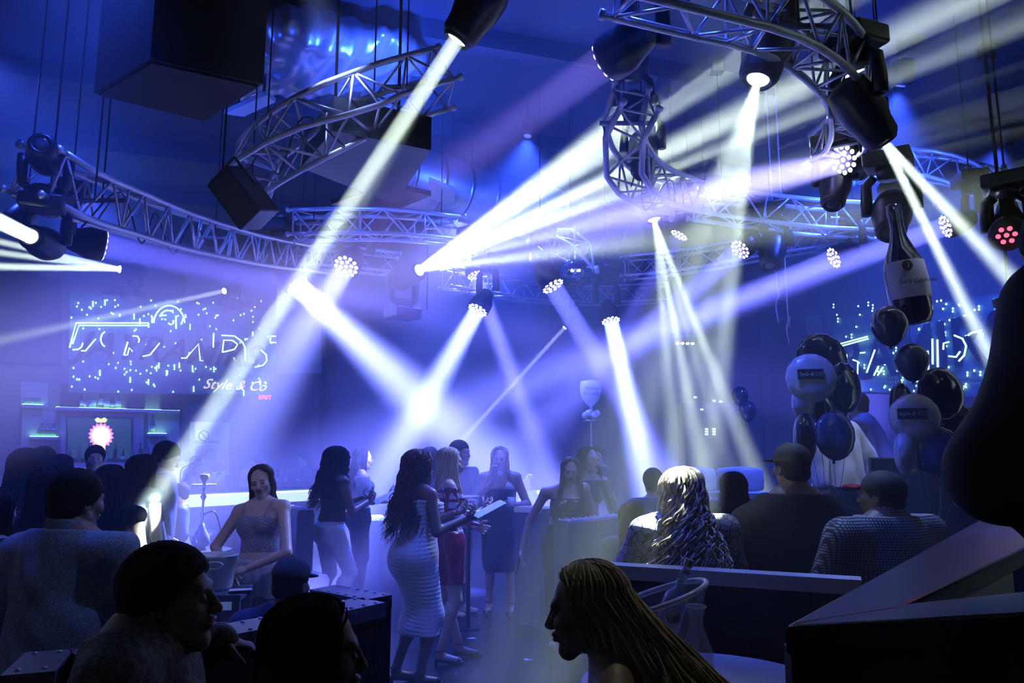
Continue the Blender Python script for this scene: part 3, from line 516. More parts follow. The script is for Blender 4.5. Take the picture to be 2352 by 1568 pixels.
WHV=[wash_head('LED wash lamp with ten dots under the long left truss',240,565,6.6,(640,650,7.6),e=34,col=(.15,.14,1),par=9),
 wash_head('overexposed LED wash lamp left of centre aimed down to the right',683,655,9.6,(960,915,9.4),e=500,col=(.20,.24,1),lensm=LEDW,s=1.25,par=18),
 wash_head('overexposed LED wash lamp with glow aimed down left under the faint truss',795,612,10,(752,680,9.5),e=170,col=(.22,.25,1),lensm=LEDW,s=1.3,par=17),
 wash_head('low hanging LED wash lamp in the middle shining down left',1097,712,10.5,(940,985,9.8),e=340,col=(.19,.235,1),lensm=LEDW,s=1.1,par=15),
 wash_head('dim LED wash lamp under the truss tail shining down to the right',1092,632,11.3,(1190,900,10.8),e=110,par=8),
 wash_head('tilted LED wash lamp beside the glitter lamp shining down right',1270,657,8.6,(1400,870,8.3),e=75,s=1.05,par=7),
 wash_head('low LED wash lamp right of the middle shining almost straight down',1403,737,11,(1490,1120,10.2),e=380,col=(.20,.25,1),lensm=LEDW,s=1.05,par=11),
 wash_head('bright dotted LED wash lamp at right shining level to the left',1937,367,6.2,(1600,450,5.5),e=95,col=(.33,.30,1),lensm=LEDW,par=9),
 wash_head('LED wash lamp under the straight truss aimed at the middle of the floor',1700,573,8.0,(1500,745,7.6),e=60,s=.9,par=8),
 wash_head('LED wash lamp right of the silver hanging head aimed far left',1915,592,7.8,(1500,770,7.8),e=60,s=.9,par=7),
 wash_head('LED wash lamp on the right whose violet beam passes behind the bottle balloon',2172,520,7.2,(1700,690,7.6),e=85,s=.9,par=7),
 wash_head('black moving head at the top with red and yellow display and faint violet beam',1392,140,4.2,(1150,310,4.8),e=12,col=(.30,.22,1),s=1.0,disp=DISP,par=12),
 wash_head('red-lit moving head at the far right edge',2312,540,5.6,(2290,580,5.2),30,6,(1,.08,.15),s=.9,led=7,lensm=REDL),
 wash_head('LED wash lamp behind the white cone showing only its bright stripes',1560,540,9.4,(1500,640,9.4),e=20,s=.9,par=8),
]
def dead_head(label,px,py,Y,q,s=1,kind='beam',up=True,disp=None,led=19): return moving_head(label,P(px,py,Y),P(*q),s,kind,up,False,disp=disp,led=led)[0]
dead_head('unlit moving head with red digits on the near end of the left truss',95,330,4.7,(60,240,4.2),.75,up=False,disp=DISR)
dead_head('unlit moving head with red digits caught in the short upright truss',1455,262,5.8,(1455,330,5.3),.8,disp=DISR)
dead_head('unlit lamp head inside the lower bend of the short upright truss',1476,400,6.2,(1476,470,6.1),.9)
dead_head('black lamp hanging below the bright dotted lamp at right',1912,470,6.3,(1905,520,6.2),.9)
dead_head('black lamp with a tiny yellow display behind the bottle balloon neck',2045,535,5.7,(2040,600,5.5),1.0,disp=DISP)
dead_head('silver-edged lamp hanging straight down from the right truss',1770,610,7.9,(1765,670,7.7),1.0)
dead_head('dark wash lamp hanging in the middle beside the small curved truss',1318,640,8.9,(1345,600,7.6),1.05,'wash')
dead_head('dark lamp far left high on the dim wall with small white glints',2310,470,5.9,(2300,420,6),.7)
dead_head('dark lamp with red status light beside the rightmost near truss',1975,400,6.8,(1960,470,6.6),.75,disp=DISR)
# LED bars
def led_bar(label,px,py,px2,py2,Y,n,m=LEDW):
    a,b=P(px,py,Y),P(px2,py2,Y); c=(a+b)/2; o=empty('led_bar',c,0,label,'stage light','LED bars'); R=frame((b-a),(0,0,1)); L=(b-a).length
    MB().box((0,0,.03),(.07,.07,L*1.15),R).obj('housing',BLACK,o,bev=.01)
    for k in range(n): MB().sph((b-a)*((k+.5)/n-.5)+V((0,-.01,-.012)),(L/n*.36,.03,.022),10,6).obj('led',m,o,True)
    MB().tube([V((0,0,.06)),V((0,0,ZC-c.z))],.012,6).obj('hanger_rod',BLKM,o)
    return o,c
led_bar('small four-light bar hanging in the haze right of centre',1550,786,1596,787,11,4)
ob,c=led_bar('tilted four-light bar near the right edge by the dark figure',2290,704,2350,690,5.8,4); own(ob,spot(c+V((0,0,-.04)),c+V((-.9,.6,-2.2)),50,160,LAV,.8))
# mirror-like lamp cluster on the centre
gl=empty('glitter_lamp',P(1322,625,9.0),0,'round glass glitter lamp with two bright points in the small curved truss','stage light')
MB().sph((0,0,0),.17,20,12).obj('dome',mat('smoked_mirror',(.15,.16,.2),.08,.9),gl,True)
for x in(-.06,.03): MB().sph((x,-.17,-.02+.03*x),.018,8,6).obj('led',LEDW,gl,True)
MB().tube([V((0,0,.1)),V((0,0,.6))],.02,8).obj('stem',STEEL,gl)
# housings and spots of the added fill cans
for k,(a,b,ang,e,c,lb) in enumerate(FILL):
    a=V(a); b=V(b); d=(b-a).normalized()
    o=empty('fill_can',a,0,'added black fill can on a rod lighting %s'%lb,'stage light','added fill cans'); R=frame(-d)
    MB().lathe([(.1,0),(.11,.02),(.11,.2),(.07,.28)],20,(0,0,0),R).obj('housing',BLACK,o,True); MB().lathe([(.0,-.003),(.095,.003)],20,(0,0,0),R).obj('lens',mat('fill_lens_blue',(0,0,0),.2,emit=(.1,.16,1),es=1.5),o)
    MB().tube([V((0,0,.12)),V((0,0,ZC-a.z))],.008,6).obj('hanger_rod',BLKM,o); own(o,spot(a+d*.03,b,ang,e,c,.8,.1))
# angled loudspeaker on bracket (left)
sp=empty('loudspeaker',P(560,455,5.3),math.radians(-28),'tilted black loudspeaker hanging by a bracket below the bright truss end','speaker'); R=Matrix.Rotation(math.radians(-32),3,'Y')@Matrix.Rotation(math.radians(20),3,'X')
MB().box((0,0,0),(.24,.26,.42),R).obj('cabinet',BLACK,sp,bev=.015); MB().box(R@V((0,-.133,0)),(.21,.01,.38),R).obj('grille',mat('speaker_grille',(.02,.022,.03),.7,bump=.5,bs=300),sp)
MB().tube([R@V((-.14,0,.0)),R@V((-.14,0,.27)),R@V((.14,0,.27)),R@V((.14,0,0))],.013,8).obj('bracket',BLKM,sp); MB().tube([R@V((0,0,.27)),R@V((0,0,.27))+V((0,0,ZC-sp.location.z-.2))],.008,8).obj('hanger_rod',BLKM,sp)
MB().box(R@V((-.06,-.05,.215)),(.03,.012,.012),R).obj('status_light',mat('amber_dot',(0,0,0),.3,emit=(1,.6,.3),es=2),sp)
# cables draped along trusses
def cable(label,pts,r=.007): o=MB().tube(spl(pts,6),r,6).obj('cable',BLKM,None,True); return prop(o,label,'cable','black cables draped on the trusses')
for nm,ti,f0,f1,n in(('long left truss',0,.1,.6,7),('bright-sided curved truss',1,.3,.95,6),('short upright truss',3,.25,.9,4),('nearest top right truss',2,.45,.95,6)):
    at,L=TRO[ti][1],TRO[ti][2]; cable('black power cable looping along the %s'%nm,[at(L*(f0+(f1-f0)*k/n))+V((random.uniform(-.1,.1),random.uniform(-.1,.1),.12 if k%2 else -.24)) for k in range(n+1)])
# ------------------------------------------------ people
def at(px,Y,z=0): p=P(px,1100,Y); return (p.x,p.y,z)
TOR=('pelvis','waist','chest','breast','butt','shoulder'); ARM=('uarmR','uarmL','farmR','farmL'); LEG=('thighR','thighL','calfR','calfL')
denim=mat('white_denim',(.72,.72,.75),.6,bump=.15,bs=120); whited=mat('white_stretch_fabric',(.62,.62,.68),.5); darkc=mat('dark_cloth',(.015,.017,.03),.85,bump=.15,bs=80); navyc=mat('navy_cloth',(.03,.045,.11),.6,bump=.15,bs=70)
satin=mat('dark_red_satin',(.20,.012,.06),.22); sequin=mat('sequins',(.10,.11,.16),.25,.6,bump=1.0,bs=260); shirtw=mat('white_shirt_cloth',(.72,.74,.8),.65,bump=.1,bs=30); velvet=mat('dark_blue_velvet',(.045,.055,.14),.5,sheen=.6)
greyt=mat_pat('tweed_grey','noise',(.10,.12,.18),(.30,.34,.44),170,.85,.12); snake=mat_pat('snake_print','snake',(.42,.42,.44),(.02,.02,.03),26,.55,.055); checkm=mat_pat('small_check','check',(.50,.52,.58),(.02,.025,.06),78,.7,.42)
lacem=mat_pat('lace','lace',(.12,.12,.2),(.5,.5,.62),60,.5,.05); floral=mat_pat('floral_print','noise',(.010,.012,.02),(.11,.11,.11),75,.7,.03)
# ---- C1 woman in ruched white dress
C1=person('person with long curly hair in tight ruched pale dress reading a menu card',at(962,5.75),-62,1.71,'f',
 dict(shR=(.16,.03,1.37),shL=(-.16,-.03,1.37),elR=(.25,.05,1.11),wrR=(.19,.30,1.19),elL=(-.2,.06,1.10),wrL=(-.06,.32,1.21),neck=(0,-.03,1.44),head=(0,-.0,1.58),knR=(.09,.1,.5),anR=(.09,.0,.09),toR=(.09,.14,.03),knL=(-.09,.03,.52),anL=(-.09,-.12,.1),toL=(-.1,.03,.03)),
 head=(0,-8,0),g=1.12,skin=SKD,shoes='heels',hands=dict(R=dict(d=(-.3,.9,.3),n=(-.6,0,.8),curl=.7),L=dict(d=(.3,.85,.3),n=(.5,.1,.85),curl=.7)),
 clothes=[dict(name='dress',tags=TOR+LEG,inf=.014,mat=whited,disp=ruche(.003,215),cell=.008,k=.06,extra=[cap((-.0,-.03,.82),(-.0,.05,.50),.145,.10,(1,0,0),.9,.06),cap((0,.05,.5),(0,-.02,.40),.10,.085,(1,0,0),.9,.06),ell((0,-.10,.90),(.15,.11,.13),None,.06)],clips=[((0,0,1.33),(0,.12,1)),((0,0,.355),(0,0,-1))])],
 hair=dict(m=HBRN,L=.50,n=280,wave=.022,freq=22,curl=True,vol=.045,r=.0062,phi=132,push=(.0,-.07,0),out=.07,seed=3,m2=HAUB))
# ---- C2 blond woman in red satin skirt
C2=person('blond person in striped blouse and dark red satin skirt behind the ruched dress',at(1028,6.35),-80,1.72,'f',
 dict(elR=(.22,.06,1.14),wrR=(.1,.28,1.2),elL=(-.2,.06,1.12),wrL=(-.05,.26,1.06),knR=(.1,.07,.5),anR=(.1,-.05,.1),toR=(.1,.1,.03),knL=(-.09,.0,.5),anL=(-.09,.12,.1),toL=(-.09,.27,.03)),head=(8,-6,0),skin=SKL,shoes='heels',face=True,
 hands=dict(R=dict(d=(-.4,.8,.4),n=(-.7,0,.6),curl=.5),L=dict(n=(1,0,0),curl=.6)),
 clothes=[dict(name='blouse',tags=TOR+ARM,inf=.014,mat=mat_pat('striped_satin','check',(.55,.5,.62),(.14,.01,.05),14,.25,.35),disp=fold(.006),clips=[((0,0,.98),(0,0,-1)),((0,0,1.40),(0,0,1))]),
  dict(name='skirt',tags=('pelvis','butt','thighR','thighL'),inf=.02,mat=satin,disp=fold(.006,16,9),k=.07,extra=[cap((0,0,.9),(0,.01,.66),.17,.165,(1,0,0),.8,.06)],clips=[((0,0,1.04),(0,0,1)),((0,0,.60),(.15,0,-1))]),
  dict(name='waist_sash',tags=('waist','pelvis'),inf=.03,mat=mat('pale_satin',(.6,.6,.68),.25),disp=fold(.006,30,40),clips=[((0,0,1.05),(0,0,1)),((0,0,.99),(0,0,-1))])],
 hair=dict(m=HBLD,L=.36,n=220,wave=.008,freq=9,vol=.02,r=.0055,phi=120,push=(0,.03,0),seed=5,m2=mat('hair_blond_light',(.68,.6,.45),.4)))
# ---- C3 white jeans
C3=person('person with big dark curls, dark sleeveless top and white ripped jeans',at(768,7.35),-48,1.73,'f',
 dict(elR=(.22,.08,1.12),wrR=(.1,.32,1.2),elL=(-.2,.08,1.12),wrL=(-.03,.34,1.24),pelvis=(0,-.03,.96),hipR=(.09,-.03,.92),hipL=(-.09,-.03,.92),knR=(.1,.15,.55),anR=(.08,-.04,.1),toR=(.08,.1,.03),knL=(-.08,.03,.54),anL=(-.1,-.15,.12),toL=(-.1,-.02,.03)),
 head=(0,-10,0),skin=SKD,shoes='heels',hands=dict(R=dict(d=(-.2,.9,.3),n=(-.7,0,.6),curl=.8),L=dict(d=(.2,.9,.3),n=(.6,0,.7),curl=.8)),
 clothes=[dict(name='tank_top',tags=TOR,inf=.01,mat=darkc,disp=fold(.003),clips=[((0,0,1.03),(0,0,-1)),((0,0,1.42),(0,0,1))]),
  dict(name='jeans',tags=('pelvis','butt')+LEG,inf=.012,mat=denim,disp=ruche(.0022,90),clips=[((0,0,1.05),(0,0,1)),((0,0,.16),(0,0,-1))],cell=.009)],
 hair=dict(m=HBLK,L=.42,n=280,wave=.024,freq=26,curl=True,vol=.06,r=.0062,phi=140,push=(0,-.06,0),out=.08,seed=8))
# ---- C4 menu woman behind
C4=person('person with straight dark hair in pale knotted top holding up an open menu',at(828,8.7),-70,1.74,'f',
 dict(elR=(.22,.1,1.14),wrR=(.12,.30,1.2),elL=(-.2,.1,1.12),wrL=(-.05,.32,1.12)),head=(0,-6,0),skin=SKL,face=True,shoes='heels',hands=dict(R=dict(d=(-.2,.9,.4),n=(-.7,0,.6),curl=.8),L=dict(d=(.2,.9,.1),n=(.2,0,.9),curl=.5)),
 clothes=[dict(name='knotted_top',tags=TOR+('uarmR','uarmL'),inf=.013,mat=mat('pale_top',(.55,.56,.64),.6),disp=fold(.007,30,22),clips=[((0,0,1.1),(0,0,-1)),((0,0,1.42),(0,0,1))]),
  dict(name='trousers',tags=('pelvis','butt')+LEG,inf=.02,mat=navyc,disp=fold(.004),k=.05,clips=[((0,0,1.06),(0,0,1)),((0,0,.1),(0,0,-1))])],
 hair=dict(m=HBLK,L=.36,n=210,wave=.004,freq=6,vol=.015,r=.0055,phi=118,push=(0,-.04,0),seed=9))
# ---- C5 lace top woman on the left
C5=person('person in thin strapped lace top and dark shorts leaning on the bucket table',at(605,5.3,.0),168,1.66,'f',
 dict(T=(-10,6,(0,0,-.06)),elR=(.33,.02,1.03),wrR=(.12,.20,.86),elL=(-.27,.12,1.02),wrL=(-.04,.22,.92)),head=(16,-8,12),g=1.0,skin=SKL,face=True,hands=dict(R=dict(d=(-.6,.6,-.1),n=(0,-.6,-.8),curl=.5),L=dict(d=(.8,.4,-.2),n=(0,-.4,-.9),curl=.3)),bust=1.05,
 clothes=[dict(name='lace_top',tags=('breast','chest','waist'),inf=.007,mat=lacem,clips=[((0,0,1.235),(0,-.3,1)),((0,0,.96),(0,0,-1))],cell=.008),
  dict(name='lace_skirt',tags=('pelvis','butt','waist','thighR','thighL'),inf=.018,mat=mat_pat('lace_pale','lace',(.35,.36,.5),(.62,.62,.75),75,.5,.06),disp=fold(.008,40,10),k=.04,clips=[((0,0,.96),(0,0,1)),((0,0,.74),(.4,.1,-1))]),
  dict(name='stockings',tags=LEG,inf=.006,mat=darkc,clips=[((0,0,.8),(0,0,1))])],
 hair=dict(m=HBRN,L=.40,n=210,wave=.005,freq=6,vol=.012,r=.0055,phi=112,push=(0,-.10,0),seed=10))
for q in(-1,1): MB().tube(spl([C5['j']['chest']+A([q*.07,.11,.05]),C5['j']['shR' if q>0 else 'shL']+A([-q*.06,.05,.05]),C5['j']['shR' if q>0 else 'shL']+A([-q*.065,-.05,.03])],5),.004,6).obj('strap',lacem,C5['o'],True)
# ---- C6 woman with phone
C6=person('person in tight dark strapless dress filming with a phone and holding a cup',at(1148,8.2),176,1.74,'f',
 dict(elR=(.30,.07,1.15),wrR=(.05,.24,1.38),elL=(-.30,.02,1.13),wrL=(-.17,.24,1.14),knR=(.09,.02,.5),knL=(-.13,.02,.5),anR=(.11,-.02,.1),anL=(-.12,.04,.1),toR=(.12,.13,.03),toL=(-.13,.19,.03)),
 head=(0,-6,-4),g=1.16,skin=SKL,face=True,shoes='heels',hands=dict(R=dict(d=(-.3,.2,.9),n=(-.3,.2,.2),curl=.9),L=dict(d=(.3,.9,.1),n=(1,-.2,0),curl=1.0)),
 clothes=[dict(name='dress',tags=TOR+('thighR','thighL'),inf=.012,mat=velvet,disp=fold(.003,14,16),k=.05,extra=[cap((0,0,.86),(0,.0,.55),.17,.15,(1,0,0),.78,.06),cap((0,0,.55),(0,.0,.42),.15,.138,(1,0,0),.78,.06)],clips=[((0,0,1.315),(0,.05,1)),((0,0,.43),(0,0,-1))])],
 hair=dict(m=HAUB,L=.30,n=210,wave=.014,freq=13,vol=.03,r=.006,phi=118,push=(0,.0,0),seed=12,m2=HBLD))
# ---- C7 smiling woman
C7=person('smiling person with long wavy hair in strapless dark top leaning to one side',at(1292,6.7),172,1.64,'f',
 dict(T=(0,-7,(.0,0,0)),elR=(.30,-.02,1.08),wrR=(.36,.05,.84),elL=(-.27,-.10,1.14),wrL=(-.24,.0,.9),shR=(.15,.02,1.33),shL=(-.19,-.02,1.37)),head=(4,-12,-8),skin=SKM,face=True,shoes='dark',bust=1.05,hands=dict(R=dict(d=(.15,.15,-.95),n=(-.9,.1,0),curl=.5)),
 clothes=[dict(name='bandeau',tags=('breast','chest','waist'),inf=.009,mat=mat('black_satin',(.012,.012,.02),.25),clips=[((0,0,1.285),(0,0,1)),((0,0,1.13),(0,0,-1))]),
  dict(name='trousers',tags=('pelvis','butt','waist')+LEG,inf=.014,mat=darkc,disp=fold(.003),k=.04,clips=[((0,0,1.06),(0,0,1)),((0,0,.1),(0,0,-1))])],
 hair=dict(m=HBRN,L=.42,n=230,wave=.016,freq=12,vol=.025,r=.0062,phi=120,push=(0,.04,0),out=.08,seed=13,m2=HAUB))
# ---- C8 sequin woman behind
C8=person('person with dark bob in long-sleeved glittering top standing just behind the smiling one',at(1335,7.3),200,1.74,'f',
 dict(T=(6,-4,(0,0,0)),elL=(-.36,-.05,1.14),wrL=(-.34,.08,.93),elR=(.3,.1,1.12),wrR=(.3,.3,1.2)),head=(20,0,0),skin=SKL,face=True,shoes='dark',g=1.05,
 clothes=[dict(name='sequin_top',tags=TOR+ARM,inf=.012,mat=sequin,clips=[((0,0,.9),(0,0,-1)),((0,0,1.42),(0,0,1))]),dict(name='trousers',tags=('pelvis','butt')+LEG,inf=.014,mat=darkc,clips=[((0,0,1.0),(0,0,1)),((0,0,.1),(0,0,-1))])],
 hair=dict(m=HBLK,L=.14,n=90,wave=.004,freq=8,vol=.02,r=.006,phi=115,push=(0,.0,0),seed=14))
# ---- C9 dark coat person and others behind
C9=person('tall person in long dark jacket with arms folded behind the blond one',at(1052,8.1),-120,1.80,'m',dict(elR=(.26,.05,1.14),wrR=(.0,.2,1.12),elL=(-.26,.05,1.14),wrL=(.02,.24,1.15)),skin=SKM,shoes='light',
 clothes=[dict(name='jacket',tags=TOR+ARM,inf=.028,mat=navyc,disp=fold(.006),k=.05,clips=[((0,0,.84),(0,0,-1)),((0,0,1.53),(0,0,1))]),dict(name='jeans',tags=('pelvis',)+LEG,inf=.018,mat=mat('blue_denim',(.12,.16,.3),.7),disp=fold(.004),clips=[((0,0,.95),(0,0,1)),((0,0,.12),(0,0,-1))])],hair=dict(style='short'))
def extra(label,px,Y,yaw,H,sex='f',z=0,top=navyc,hair=None,J={},head=(0,0,0),skin=SKM,g=1,long=False,sleeve=True,cell=.016,low=darkc,cl=True,group=None,face=False):
    k=H/1.7; tg=TOR+(ARM if sleeve else ()); c=[dict(name='top',tags=tg,inf=.016,mat=top,disp=fold(.004),k=.03,clips=[((0,0,.88*k),(0,0,-1)),((0,0,1.46*k),(0,0,1))]),dict(name='trousers',tags=('pelvis','butt')+LEG,inf=.016,mat=low,clips=[((0,0,1.0*k),(0,0,1)),((0,0,.1),(0,0,-1))])]
    return person(label,at(px,Y,z),yaw,H,sex,J,head,g,cell,skin,c if cl else (),hair,None,dict(R='none',L='none') if cell>.015 and Y>9 else None,face,group,hcell=.008)
HS=dict(style='short')
HL=lambda s,m=HBLK,L=.35,**k: dict(dict(m=m,L=L,n=220,wave=.008,freq=10,vol=.025,r=.0065,phi=125,seed=s),**k)
extra('dark-haired person with back turned behind the blond one, head highest of the pair',985,8.6,-10,1.74,'f',hair=HL(20,L=.2))
extra('dark-haired person right of the raised hair, half hidden by the dark jacket',1018,9.0,20,1.73,'f',hair=HL(21,L=.3))
extra('small hazy seated person behind the one filming with a phone',1215,10.6,150,1.5,'f',top=shirtw,z=-.12,hair=HL(22,m=HBRN))
extra('dim person in the haze behind the glittering top',1372,9.6,170,1.76,'m',top=navyc,hair=HS)
# ---- crowd on the left
extra('person with big dark hair at the left edge of the bar crowd',52,5.0,10,1.70,'f',top=darkc,sleeve=False,skin=SKM,hair=HL(30,L=.4,vol=.04,out=.07,n=230,wave=.02))
extra('person with short dark hair facing the camera between two big-haired people',96,6.6,170,1.72,'m',hair=HS)
extra('person with wavy dark hair in front of the bar shelf, left of the fruit screen',132,5.8,-30,1.66,'f',hair=HL(31,L=.3,vol=.03,wave=.015))
extra('broad person in black seen against the glowing fruit screen',214,7.6,-150,1.74,'m',top=darkc,hair=HS)
extra('person with loose dark hair and bare back with black strap',252,4.6,12,1.60,'f',top=darkc,sleeve=False,skin=SKL,hair=HL(32,L=.22,vol=.035,n=160,wave=.012),g=1.1)
extra('person with big dark hair and bare pale arm in the middle of the bar crowd',322,5.6,-25,1.66,'f',top=navyc,sleeve=False,skin=SKL,hair=HL(33,L=.3,vol=.035,n=230,wave=.014),g=1.15)
extra('tall person with short hair bowing the head beside the bar counter',372,6.6,-70,1.76,'m',top=navyc,hair=HS,head=(0,-25,0))
extra('person at the extreme left edge with pale bare shoulder',-12,3.6,-20,1.5,'f',top=darkc,sleeve=False,skin=SKL,hair=HL(34,L=.3),g=1.2)
extra('person with dark hair between the grey shirt and the left edge',112,4.1,0,1.60,'f',top=darkc,sleeve=False,skin=SKM,hair=HL(35,L=.45,vol=.05,n=140))
extra('small seated person by the bar holding up a glass',418,7.6,120,1.42,'f',top=navyc,hair=HS,z=-.05)
BT=extra('bartender with peaked cap and dark shirt behind the counter',482,13.6,75,1.74,'m',top=mat('bar_shirt',(.05,.06,.14),.7),head=(0,-8,0),hair=HS,cell=.014); cap_hat(BT,darkc)
extra('faint round-haired bar worker left of the capped bartender',447,13.4,170,1.62,'f',hair=HL(36,L=.1))
extra('faint person behind the counter right of the hookah glasses',580,14.2,170,1.62,'f',top=shirtw,hair=HS)
extra('faint dark-haired person at the far end of the bar',700,13.6,120,1.66,'m',hair=HS)
# ---- P3 man in grey shirt, back to us
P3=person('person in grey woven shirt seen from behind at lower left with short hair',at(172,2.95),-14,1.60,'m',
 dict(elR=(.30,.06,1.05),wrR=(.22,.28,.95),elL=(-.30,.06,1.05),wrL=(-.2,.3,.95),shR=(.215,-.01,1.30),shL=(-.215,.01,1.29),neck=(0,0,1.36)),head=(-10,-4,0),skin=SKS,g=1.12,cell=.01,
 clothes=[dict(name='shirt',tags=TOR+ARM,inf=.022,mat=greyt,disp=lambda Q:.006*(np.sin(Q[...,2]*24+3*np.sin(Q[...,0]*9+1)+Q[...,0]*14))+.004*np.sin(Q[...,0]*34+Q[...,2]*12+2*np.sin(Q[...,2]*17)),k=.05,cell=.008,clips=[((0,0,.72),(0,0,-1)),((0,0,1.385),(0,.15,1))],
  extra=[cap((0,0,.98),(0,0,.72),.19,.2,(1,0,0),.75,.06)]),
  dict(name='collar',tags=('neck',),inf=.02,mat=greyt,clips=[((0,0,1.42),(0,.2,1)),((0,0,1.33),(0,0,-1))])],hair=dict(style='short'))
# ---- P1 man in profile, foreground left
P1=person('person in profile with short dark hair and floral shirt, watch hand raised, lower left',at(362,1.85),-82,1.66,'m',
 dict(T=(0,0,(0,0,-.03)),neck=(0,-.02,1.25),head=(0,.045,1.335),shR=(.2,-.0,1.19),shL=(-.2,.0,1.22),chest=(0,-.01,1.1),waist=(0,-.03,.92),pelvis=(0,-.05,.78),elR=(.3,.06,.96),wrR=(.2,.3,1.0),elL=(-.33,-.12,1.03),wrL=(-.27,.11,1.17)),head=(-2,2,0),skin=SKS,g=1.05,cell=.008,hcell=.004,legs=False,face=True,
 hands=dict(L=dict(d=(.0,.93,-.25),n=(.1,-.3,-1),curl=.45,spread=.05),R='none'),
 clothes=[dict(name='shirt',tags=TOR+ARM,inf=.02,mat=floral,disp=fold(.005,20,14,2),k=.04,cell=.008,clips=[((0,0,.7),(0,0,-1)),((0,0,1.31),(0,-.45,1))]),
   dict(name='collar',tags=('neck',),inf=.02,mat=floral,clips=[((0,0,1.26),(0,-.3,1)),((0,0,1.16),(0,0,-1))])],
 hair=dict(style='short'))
j=P1['j']; d=nz(j['wrL']-j['elL']); R=frame(d)
wt=MB().lathe([(.030,-.011),(.033,0),(.030,.011)],20,j['wrL']-d*.02,R).obj('watch',mat('gold_watch',(.55,.45,.22),.25,1),P1['o'],True); MB().lathe([(.019,0),(.021,.004),(.017,.008)],16,V(j['wrL']-d*.02)+V((0,0,.031))).obj('watch_face',STEEL,wt,True)
# ---- P2 dark-haired woman, foreground
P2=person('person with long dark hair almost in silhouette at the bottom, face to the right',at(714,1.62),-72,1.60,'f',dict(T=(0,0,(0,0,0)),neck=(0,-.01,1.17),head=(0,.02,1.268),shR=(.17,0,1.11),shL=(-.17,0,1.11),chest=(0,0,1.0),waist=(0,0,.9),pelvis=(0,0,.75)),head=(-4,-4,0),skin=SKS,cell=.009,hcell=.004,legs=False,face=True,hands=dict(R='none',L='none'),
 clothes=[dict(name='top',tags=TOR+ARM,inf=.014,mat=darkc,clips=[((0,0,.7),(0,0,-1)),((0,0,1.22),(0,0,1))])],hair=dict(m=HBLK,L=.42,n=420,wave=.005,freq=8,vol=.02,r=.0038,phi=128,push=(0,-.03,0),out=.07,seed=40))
# ---- P6 cap behind booth
P6=person('person in a peaked cap sitting low behind the studded booth back',at(678,3.75),10,1.66,'m',dict(T=(0,0,(0,0,-.50))),skin=SKS,g=1.05,legs=False,head=(-25,-8,0),
 clothes=[dict(name='top',tags=TOR+ARM,inf=.02,mat=navyc,clips=[((0,0,.35),(0,0,-1)),((0,0,.97),(0,0,1))])],hair=dict(style='buzz'),hands=dict(R='none',L='none')); cap_hat(P6,mat('cap_cloth',(.06,.065,.1),.7))
# ---- P4 woman foreground, profile left
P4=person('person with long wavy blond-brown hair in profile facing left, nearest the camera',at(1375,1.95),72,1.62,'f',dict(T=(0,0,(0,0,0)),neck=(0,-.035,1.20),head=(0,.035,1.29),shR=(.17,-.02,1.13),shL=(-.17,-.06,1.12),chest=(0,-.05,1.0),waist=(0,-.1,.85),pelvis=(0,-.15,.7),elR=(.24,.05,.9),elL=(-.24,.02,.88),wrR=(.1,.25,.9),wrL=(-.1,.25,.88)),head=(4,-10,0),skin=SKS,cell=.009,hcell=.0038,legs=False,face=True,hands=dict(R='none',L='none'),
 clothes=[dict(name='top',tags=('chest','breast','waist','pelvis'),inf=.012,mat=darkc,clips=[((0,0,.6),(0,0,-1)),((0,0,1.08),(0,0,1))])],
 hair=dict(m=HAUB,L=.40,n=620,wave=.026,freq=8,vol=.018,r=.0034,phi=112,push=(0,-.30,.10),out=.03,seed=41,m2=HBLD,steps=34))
# ---- P7 curly blond from behind
P7=person('person with huge blond curls and snake-print top sitting with back to us',at(1568,3.75),8,1.66,'f',dict(T=(0,0,(0,0,-.07)),elR=(.33,.08,1.02),elL=(-.33,.10,1.0),wrR=(.15,.3,1.0),wrL=(-.1,.32,.98),shL=(-.2,0,1.30),shR=(.2,0,1.30)),g=1.3,skin=SKL,cell=.01,legs=False,head=(0,-10,0),
 clothes=[dict(name='top',tags=TOR+ARM,inf=.02,mat=snake,disp=fold(.006,16,14),k=.05,cell=.009,clips=[((0,0,.6),(0,0,-1)),((0,0,1.40),(0,0,1))])],
 hair=dict(m=HBLD,L=.36,n=300,wave=.020,freq=28,curl=True,vol=.075,r=.006,phi=160,push=(-.03,-.10,0),out=.10,seed=42,m2=mat('hair_blond_light',(.68,.6,.45),.4),steps=44))
# ---- P8 big man backwards cap
P8=person('big person in dark shirt and dark cap with small emblem with back to us',at(1822,4.0),0,1.74,'m',dict(T=(0,0,(0,0,-.02)),shL=(-.25,0,1.30),shR=(.25,0,1.31),elR=(.42,.12,1.14),wrR=(.3,.4,1.2),elL=(-.37,.05,1.03),wrL=(-.2,.3,1.0),chest=(0,0,1.19)),g=1.32,skin=SKS,legs=False,head=(14,0,0),
 clothes=[dict(name='shirt',tags=TOR+ARM,inf=.024,mat=darkc,disp=fold(.007,12,10),k=.07,clips=[((0,0,.5),(0,0,-1)),((0,0,1.47),(0,0,1))]),dict(name='collar',tags=('neck',),inf=.022,mat=darkc,clips=[((0,0,1.46),(0,.2,1)),((0,0,1.36),(0,0,-1))])],hair=dict(style='buzz'),hands=dict(R='none',L='none')); cap_hat(P8,mat('cap_black',(.02,.022,.03),.7))
MB().tube([P8['hc']+P8['hr']@(A([.02*math.cos(q),-.118+.004*abs(math.cos(q)),.05+.016*math.sin(q)])) for q in np.linspace(0,2*PI,12)],.0025,5).obj('cap_emblem',mat('emblem_grey',(.4,.42,.5),.5),P8['o'],True)
